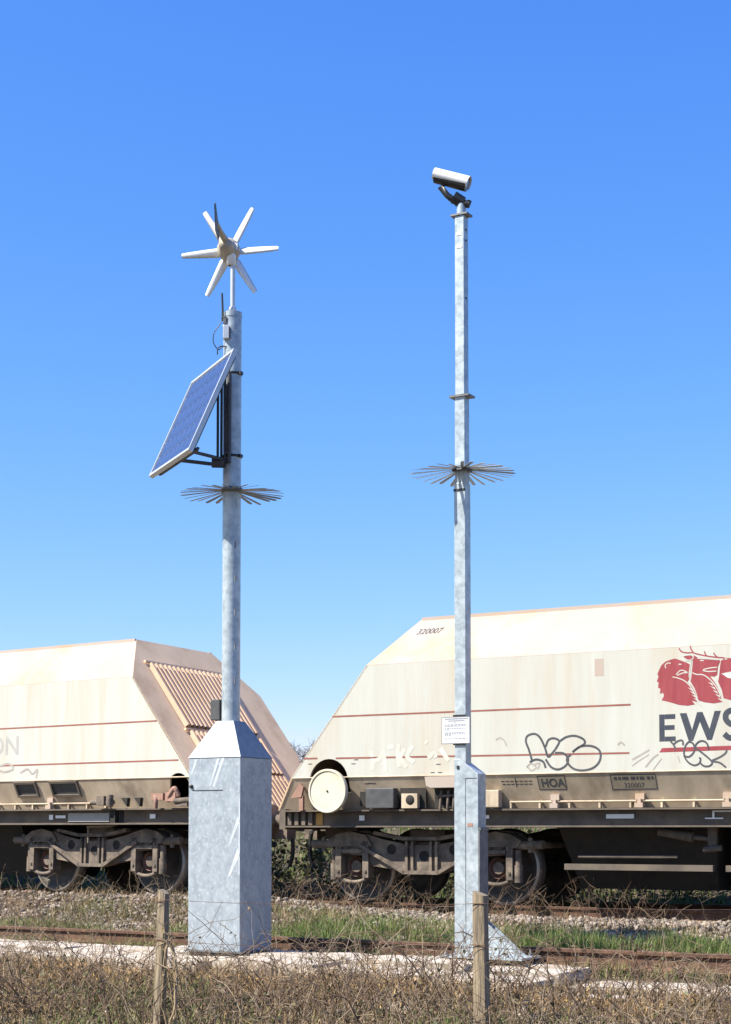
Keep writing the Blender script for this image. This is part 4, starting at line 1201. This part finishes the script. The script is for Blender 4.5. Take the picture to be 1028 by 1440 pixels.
blades(13000, clumpy(-2.0, 6, .2, 1.9, -.12), .30, .011, 'grass', GRASS, 21, .45, (0, .75))
blades(6500, clumpy(-9, -1.9, .1, 1.9, -.15), .19, .010, 'grass', GRASS, 22, .6, (.35, 1))
blades(4200, clumpy(-9, 6, -.40, .25, -.05), .17, .010, 'grass', GRASS, 23, .7, (.2, 1))
blades(3800, clumpy(-9, 6, -.42, .3, -.1, 1.7, seed=12), .17, .010, 'dead_grass', DRYG, 37, .8)
blades(3000, clumpy(-9, -1.6, -.42, .1, -.25, 2.0, seed=19), .20, .010, 'grass', GRASS, 51, .7, (.2, 1))
blades(5200, clumpy(-6, 6, 1.2, 3.0, .02, 1.0, seed=15), .16, .010, 'grass', GRASS, 24, .6, (.3, 1))
blades(7000, clumpy(-8, 6, .2, 3.2, -.1, 1.0, seed=9), .20, .010, 'dead_grass', DRYG, 25, .8)
blades(4000, clumpy(-9, -1.7, .2, 3.8, -.1, 1.5, seed=3), .16, .011, 'dead_grass', DRYG, 36, .9)
blades(9000, clumpy(-14, 9, 7.2, 10.8, -.3), .34, .022, 'grass', GRASS, 26, .5, (0, .5))
blades(1200, clumpy(-2.6, .3, 4.4, 7.2, -.1), .22, .012, 'grass', GRASS, 27, .5, (0, .4))
blades(6500, clumpy(-7, 6, -5.2, -1.9, -.05, 1.2, seed=2), .24, .012, 'dead_grass', DRYG, 31, .9, (0, .7))
blades(7000, clumpy(-7, 6, -5.2, -1.9, -.05, 1.4, seed=17), .22, .012, 'dead_grass', DRYG, 34, 1.0, (.5, 1))
blades(8000, clumpy(-7, 6, -2.5, -1.62, -.25, 1.6), .25, .012, 'dead_grass', DRYG, 32, .9, (0, .4))
blades(6000, clumpy(-7, 6, -5, -1.9, .0, 1.1, seed=4), .18, .012, 'grass', GRASS, 33, .7, (.1, 1))
blades(9000, clumpy(-7, 6, -2.7, -1.64, -.12, 1.3, seed=31), .27, .013, 'straw', STRAW, 38, .9)
blades(2600, clumpy(-7, 6, -4.6, -2.4, .08, .9, seed=41), .22, .013, 'straw', STRAW, 39, 1.0)
blades(4200, clumpy(-6, 4, -5.2, -2.4, .02, .9, seed=51), .27, .013, 'grass', GRASS, 40, .8)
blades(1500, clumpy(-7, 6, -1.6, -.3, .0, 1.5, seed=6), .10, .010, 'dead_grass', DRYG, 35, 1.0, (0, .8))


# ---------------------------------------------------------------- twigs and brambles
def cane(r, base, H, reach, ang, n=8, droop=.5):
    d = np.array([math.cos(ang), math.sin(ang), 0]); t = np.linspace(0, 1, n)
    w = r.normal(0, .022, (n, 3)).cumsum(0) * min(1, H * 1.6); w[0] = 0
    zz = H * (t * (1 + droop) - droop * 1.35 * t ** 2.2)
    return base + d * (reach * t ** 1.25)[:, None] + np.array([0, 0, 1.0]) * zz[:, None] + w


def tubes_np(paths, r0, name, m, r, parent=None, sides=3, tint=None):
    V = []; F = []; A = []; b = 0
    ca = np.array([[math.cos(2 * math.pi * k / sides), math.sin(2 * math.pi * k / sides)] for k in range(sides)])
    for i, p in enumerate(paths):
        p = np.asarray(p, float); n = len(p)
        rad = (r0[i] if hasattr(r0, '__len__') else r0) * np.linspace(1, .35, n)
        d = np.gradient(p, axis=0); d /= np.linalg.norm(d, axis=1)[:, None] + 1e-9
        a = np.where(np.abs(d[:, 2:3]) < .9, np.array([[0, 0, 1.0]]), np.array([[1.0, 0, 0]]))
        e1 = np.cross(d, a); e1 /= np.linalg.norm(e1, axis=1)[:, None] + 1e-9; e2 = np.cross(d, e1)
        v = p[:, None, :] + rad[:, None, None] * (e1[:, None, :] * ca[None, :, 0:1] + e2[:, None, :] * ca[None, :, 1:2])
        V.append(v.reshape(-1, 3))
        idx = (np.arange(n - 1)[:, None] * sides + np.arange(sides)[None, :]); nx = (np.arange(n - 1)[:, None] * sides + (np.arange(sides)[None, :] + 1) % sides)
        F.append(np.stack([idx, nx, nx + sides, idx + sides], -1).reshape(-1, 4) + b); b += n * sides
        A.append(np.full(n * sides, r.uniform(0, 1) if tint is None else tint))
    return numpy_mesh(name, np.concatenate(V), np.concatenate(F), m, parent, np.concatenate(A))


def thicket(n, s0, s1, a0, a1, h0, h1, name, m, seed, rad=(.002, .005), side=1, dr=(.1, .9)):
    r = np.random.default_rng(seed); paths = []; rr = []
    for i in range(n):
        s = r.uniform(s0, s1); a = r.uniform(a0, a1); p = pos(s, a)
        k = .55 + .9 * max(0, .35 + noise.noise((p.x * .9, p.y * .9, seed)))
        base = np.array([p.x, p.y, ground_z(p.x, p.y)])
        ang = r.uniform(0, 6.28); H = r.uniform(h0, h1) * k
        c = cane(r, base, H, r.uniform(.1, .75) * H * 1.4, ang, 8, r.uniform(*dr)); paths.append(c); q = r.uniform(*rad); rr.append(q)
        for _ in range(r.integers(0, side + 1)):
            j = r.integers(2, 7); l = r.uniform(.06, .22); a2 = r.uniform(0, 6.28)
            e = c[j] + np.array([math.cos(a2) * l, math.sin(a2) * l, r.uniform(-.05, .16)])
            paths.append(np.stack([c[j], (c[j] + e) / 2 + r.normal(0, .012, 3), e])); rr.append(q * .6)
    o = tubes_np(paths, rr, name, m, r)
    return tag(o, kind='stuff')


thicket(1200, -6, 5, -5.2, -1.75, .12, .50, 'bramble_thicket', TWIG, 41, (.0024, .0058), 3)
thicket(1050, -6, 5, -5.2, -1.8, .2, .64, 'bramble_thicket', TWIGR, 42, (.003, .007), 3)
thicket(330, -6, 5, -5.0, -2.0, .5, .95, 'tall_stems', TWIGR, 45, (.0025, .0048), 4, (.0, .5))
thicket(160, -6, 5, -5.0, -2.0, .5, .9, 'tall_stems', TWIG, 47, (.0022, .0042), 3, (.0, .4))
PALET = mat('pale_dead_stem', (0.46, 0.35, 0.24), (0.24, 0.17, 0.115), 0.8, attr=True)
thicket(200, -6, -1.0, -4.8, -1.9, .45, .95, 'tall_stems', PALET, 48, (.0026, .005), 4, (.0, .8))
thicket(220, .6, 5, -4.8, -1.9, .45, .95, 'tall_stems', PALET, 49, (.0026, .005), 4, (.0, .8))
thicket(350, -6, 5, -5, -1.8, .2, .5, 'bramble_thicket', PALET, 50, (.0026, .0055), 3)
thicket(520, -8, 5, .1, 3.6, .12, .42, 'dry_stems', TWIG, 43, (.0025, .005), 2, (0, .5))
thicket(520, -8, -1.6, .1, 3.4, .12, .45, 'dry_stems', TWIG, 46, (.0025, .005), 2, (0, .5))
thicket(200, -3.4, 1.6, 3.2, 4.4, .2, .6, 'dry_stems', TWIGR, 44, (.003, .006), 3, (0, .35))


def leaves_np(pts, size, name, m, r, parent=None):
    n = len(pts); pts = np.asarray(pts)
    d = r.normal(0, 1, (n, 3)); d /= np.linalg.norm(d, axis=1)[:, None]; e = r.normal(0, 1, (n, 3)); e -= d * (e * d).sum(1)[:, None]; e /= np.linalg.norm(e, axis=1)[:, None]
    sz = size * r.uniform(.5, 1.3, n)[:, None]
    V = np.stack([pts - d * sz, pts + e * sz * .6, pts + d * sz, pts - e * sz * .6], 1).reshape(-1, 3)
    F = (np.arange(n) * 4)[:, None] + np.arange(4)
    return numpy_mesh(name, V, F, m, parent, np.repeat(r.uniform(0, 1, n), 4))


LITTER = mat('dead_leaf_litter', (0.07, 0.045, 0.026), (0.26, 0.165, 0.085), 0.85, attr=True)
def litter(n, s0, s1, a0, a1, size, name, m, seed, zr=.2, thr=-.1):
    r = np.random.default_rng(seed); pts = []
    while len(pts) < n:
        p = pos(r.uniform(s0, s1), r.uniform(a0, a1))
        if noise.noise((p.x * 1.7, p.y * 1.7, seed)) < thr + r.uniform(-.1, .1): continue
        pts.append((p.x, p.y, ground_z(p.x, p.y) + r.uniform(0, zr) ** 1.0))
    tag(leaves_np(pts, size, name, m, r), kind='stuff')
litter(7500, -6, 5, -5.2, -1.75, .019, 'dead_leaves', LITTER, 81, .22)  # dark leaves added to stand in for shaded gaps in the scrub
litter(1500, -6, 5, -5.2, -2.0, .020, 'bramble_leaves', LEAF, 82, .34, .12)
litter(1500, -8, 5, -.3, 3.2, .018, 'dead_leaves', LITTER, 83, .10)


def bramble(loc, H, n, label, seed, m=TWIGR, leaves=12, spread=1.0, cat='bramble'):
    r = np.random.default_rng(seed)
    root = empty('bramble', loc); tag(root, label, cat, 'brambles in front of the platform')
    paths = []; rr = []; lp = []
    for i in range(n):
        c = cane(r, np.array([r.normal(0, .05), r.normal(0, .05), 0]), H * r.uniform(.6, 1.1), spread * H * r.uniform(.25, 1.1), r.uniform(0, 6.28), 10, r.uniform(.2, 1.0))
        paths.append(c); rr.append(r.uniform(.0042, .0078))
        for _ in range(4):
            j = r.integers(3, 10); l = r.uniform(.06, .2); e = c[j] + np.array([r.normal(0, l), r.normal(0, l), r.uniform(-.03, .14)])
            paths.append(np.stack([c[j], (c[j] + e) / 2 + r.normal(0, .01, 3), e])); rr.append(.002); lp.append(e)
    tubes_np(paths, rr, 'cane', m, r, root, 5)
    if leaves:
        idx = r.integers(0, len(lp), leaves); leaves_np([lp[i] for i in idx], .022, 'leaves', LEAF, r, root)
    return root


def gp(x, y): return (x, y, ground_z(x, y))
BR = [((-2.55, 12.6), .62, 9, 'leafless brown bramble at the far left, left of the wooden post', 1),
      ((-2.0, 12.9), .50, 8, 'tangled bramble between the left frame edge and the leaning post', 2),
      ((-.75, 12.7), .55, 9, 'brown bramble just right of the dead stalk before the cabinet', 3),
      ((-.25, 12.4), .62, 8, 'arching bramble in front of the gap between the two masts', 4),
      ((.25, 12.6), .70, 9, 'tall dark bramble before the white blocks left of the camera mast', 5),
      ((.55, 12.2), .85, 9, 'tall bramble sprawling across the foot of the camera mast from the left', 6),
      ((1.05, 12.3), .80, 10, 'dense bramble just right of the right hand fence post', 7),
      ((1.55, 12.4), .70, 9, 'bramble in front of the cut rail end', 8),
      ((2.1, 12.3), .66, 8, 'bramble before the tall rusty rail at the right', 9),
      ((2.6, 12.4), .6, 8, 'low bramble at the far right frame edge', 10)]
for (x, y), H, n, lab, sd_ in BR: bramble(gp(x, y), H, n, lab, sd_)

# dead stalk with spreading rays in front of the cabinet
r = np.random.default_rng(77)
q = 1 / 640.0
ds = empty('dead_stalk', gp(-1.18, 13.1)); tag(ds, 'dead umbel stalk with thin rays spreading in front of the cabinet foot', 'dead plant')
def dk(x, y, d=0.0): return ((x - 405) * q, d, .45 + (350 - y) * q)
base_z = .0
pl = [[(0, 0, 0), (.0, 0, .25), dk(402, 350)], [dk(402, 350), dk(365, 295, -.05), dk(330, 238, -.08)], [dk(402, 350), dk(425, 270, .04), dk(442, 180, .08)], [dk(402, 350), dk(320, 320, .05), dk(245, 288, .1)],
      [dk(235, 238), dk(300, 200, .03), dk(362, 170, .05), dk(430, 158, .04), dk(500, 146, .0), dk(575, 95, -.03)], [dk(412, 170, .03), dk(450, 195), dk(490, 230), dk(505, 290), dk(525, 350)],
      [dk(308, 362, .02), dk(360, 366), dk(405, 352), dk(460, 345), dk(545, 345, .06)], [dk(240, 255, .05), dk(290, 270), dk(340, 268)], [dk(405, 345), dk(440, 320), dk(500, 315, -.04)], [dk(560, 470), dk(555, 350), dk(555, 210)],
      [dk(555, 330), dk(600, 260), dk(660, 180)], [dk(405, 350), dk(380, 320, -.1), dk(300, 300, -.14)]]
tubes_np([np.array(smooth_path(p, 4)) for p in pl], [.0075] + [.0032] * (len(pl) - 1), 'stem', TWIG, r, ds, 5, tint=.35)
tips = [dk(330, 238, -.08), dk(442, 180, .08), dk(245, 288, .1), dk(575, 95, -.03), dk(525, 350), dk(308, 362, .02), dk(545, 345, .06), dk(362, 170, .05), dk(402, 350), dk(490, 230)]
leaves_np([np.array(t) + r.normal(0, .01, 3) for t in tips for _ in range(4)], .012, 'seed_head', TWIG, r, ds)

# ---------------------------------------------------------------- fence
def fence_post(loc, H, w, d, rot, lean, label, seed):
    root = empty('fence_post', loc, (lean[0], lean[1], rot)); tag(root, label, 'fence post', 'wooden fence posts')
    bm = bmesh.new(); bmesh.ops.create_cube(bm, size=1); bmesh.ops.subdivide_edges(bm, edges=[e for e in bm.edges if abs(e.verts[0].co.z - e.verts[1].co.z) > .5], cuts=16)
    bmesh.ops.subdivide_edges(bm, edges=[e for e in bm.edges if abs(e.verts[0].co.z - e.verts[1].co.z) < .01], cuts=2, use_grid_fill=True)
    for v in bm.verts:
        x, y, z = v.co.x * w, v.co.y * d, (v.co.z + .5) * H
        f = 1 + .12 * (1 - z / H)
        k = noise.noise_vector((x * 22 + seed, y * 22, z * 2.2)) * .009 + noise.noise_vector((seed, 3, z * 1.3)) * .008
        cr = .88 if abs(v.co.x) > .49 and abs(v.co.y) > .49 else 1.0
        v.co = Vector((x * f * cr + k.x, y * f * cr + k.y, z - (.03 * (v.co.x + .5) if v.co.z > .49 else 0) - .1))
    me = bpy.data.meshes.new('post'); bm.to_mesh(me); bm.free(); me.materials.append(WOODP)
    o = bpy.data.objects.new('post', me); COL.objects.link(o); o.parent = root
    for z in (H * .93, H * .70):
        mb = MB(); mb.tube([(-w / 2 - .012, -d / 2 - .006, z - .1), (w / 2 + .01, -d / 2 - .006, z - .098)], .003, 5)
        mb.build('wire_staple', RUSTY, root)
    return root
fence_post((.775, 11.0, .0), 1.19, .088, .095, -TH, (0, 0), 'taller split wooden fence post in front of the camera mast', 3)
p1 = fence_post((-1.455, 11.6, .0), 1.18, .066, .07, -TH, (R(-1), R(1.2)), 'thin weathered fence post wrapped in dead stems, left of the cabinet', 9)
# dead stems climbing the left post
r = np.random.default_rng(5); pl = []
cl = empty('climbing_stems', gp(-1.40, 11.5)); tag(cl, 'dead woody stems climbing the thin left fence post', 'dead plant')
for i in range(9):
    t = np.linspace(0, 1, 12); H = r.uniform(.55, .92); ph = r.uniform(0, 6.28)
    pl.append(np.stack([.03 + .055 * np.cos(ph + t * 3.0) * (1 - .2 * t) + r.normal(0, .005, 12), -.0 + .06 * np.sin(ph + t * 3.0) + r.normal(0, .005, 12), H * t], 1))
    if i < 6:
        e = pl[-1][-2]; pl.append(np.stack([e, e + np.array([r.normal(0, .04), 0, .05]), e + np.array([r.normal(0, .08), 0, .10])]))
tubes_np(pl, [random.uniform(.006, .012) for _ in pl], 'stem', TWIG, r, cl, 6, tint=.9)
# wires
for i, (za, zb, lab) in enumerate(((1.03, 1.03, 'upper thin fence wire strung between the wooden posts'), (.74, .76, 'lower thin fence wire strung between the wooden posts'))):
    pts = []
    L0 = Vector((-1.44, 11.6 - .05, za)); R0 = Vector((.775, 11.0 - .06, zb)); d = (R0 - L0)
    for t in np.linspace(-1.4, 2.6, 41):
        p = L0 + d * t; f = t - math.floor(t); p.z = za - .02 - .05 * 4 * f * (1 - f) * .5; pts.append(p)
    mb = MB(); mb.tube(pts, .0017, 5); tag(mb.build('fence_wire', RUSTY), lab, 'wire', 'fence wires')


# ---------------------------------------------------------------- bushes beyond the train and bare trees far behind
def bush(s, a, H, Wd, n, label, seed, m=LEAF):
    r = np.random.default_rng(seed); p = pos(s, a); z = ground_z(p.x, p.y)
    root = empty('hedge_bush', (p.x, p.y, z - .02)); tag(root, label, 'bush', 'bushes behind the wagons')
    pts = r.normal(0, 1, (n, 3)); pts /= np.linalg.norm(pts, axis=1)[:, None]; pts *= r.uniform(.35, 1.0, (n, 1)) ** .5
    pts = pts * np.array([Wd, Wd * .7, H / 2]) * (1 + .25 * np.sin(pts[:, :1] * 9 + seed)); pts[:, 2] += H * .5
    leaves_np(pts, .045, 'foliage', m, r, root)
    paths = [cane(r, np.zeros(3), H * r.uniform(.5, .9), Wd * r.uniform(.2, .8), r.uniform(0, 6.28), 6, .1) for _ in range(14)]
    tubes_np(paths, .008, 'stem', BARK, r, root, 4)
BL = ['dark bush under the far left edge, behind the left bogie', 'dark bush behind the middle of the left bogie', 'dark bush behind the cabinet, beyond the track',
      'green bush seen through the gap between the two wagons', 'dark bush behind the left bogie of the right wagon', 'dark bush behind the right bogie wheel of the right wagon',
      'dark bush beyond the discharge gear of the right wagon', 'dark bush at the far right beyond the right wagon']
for i, lab in enumerate(BL): bush(-8.5 + i * 1.75, 8.4 + .3 * (i % 2), 1.05 + .15 * (i % 3), 1.0, 1500, lab, 60 + i)


def bare_tree(loc, H, spread, label, seed, depth=5):
    r = np.random.default_rng(seed)
    root = empty('bare_tree', loc); tag(root, label, 'tree', 'bare trees far behind the wagons')
    trunk = []; tr = []; tw_ = []; twr = []
    def grow(p, d, L_, rad, lev):
        n = 5; pts = [p]
        for k in range(n):
            d = d + r.normal(0, .13, 3); d /= np.linalg.norm(d); p = p + d * L_ / n; pts.append(p)
        (trunk if lev < 2 else tw_).append(np.array(pts)); (tr if lev < 2 else twr).append(rad)
        if lev >= depth: return
        for k in range(5 if lev else 8):
            q = pts[r.integers(2, n + 1)]; a = r.normal(0, 1, 3); a[2] = abs(a[2]) * .6; nd = d * .75 + a * .55 * spread; nd /= np.linalg.norm(nd)
            grow(q, nd, L_ * r.uniform(.55, .8), rad * .55, lev + 1)
    grow(np.zeros(3), np.array([0, 0, 1.0]), H * .38, H * .022, 0)
    tubes_np(trunk, tr, 'trunk', BARK, r, root, 6); tubes_np(tw_, [max(.016, x) for x in twr], 'crown', BARK, r, root, 3)
bare_tree((-3.0, 88, .6), 6.0, 1.35, 'bare grey tree in the notch between the two wagons', 3)
bare_tree((-4.9, 95, .6), 5.4, 1.3, 'lower bare tree left of the notch between the wagons, partly hidden', 8)
bare_tree((-1.9, 92, .6), 6.6, 1.3, 'taller thin bare tree just behind the right wagon sloping end', 12)
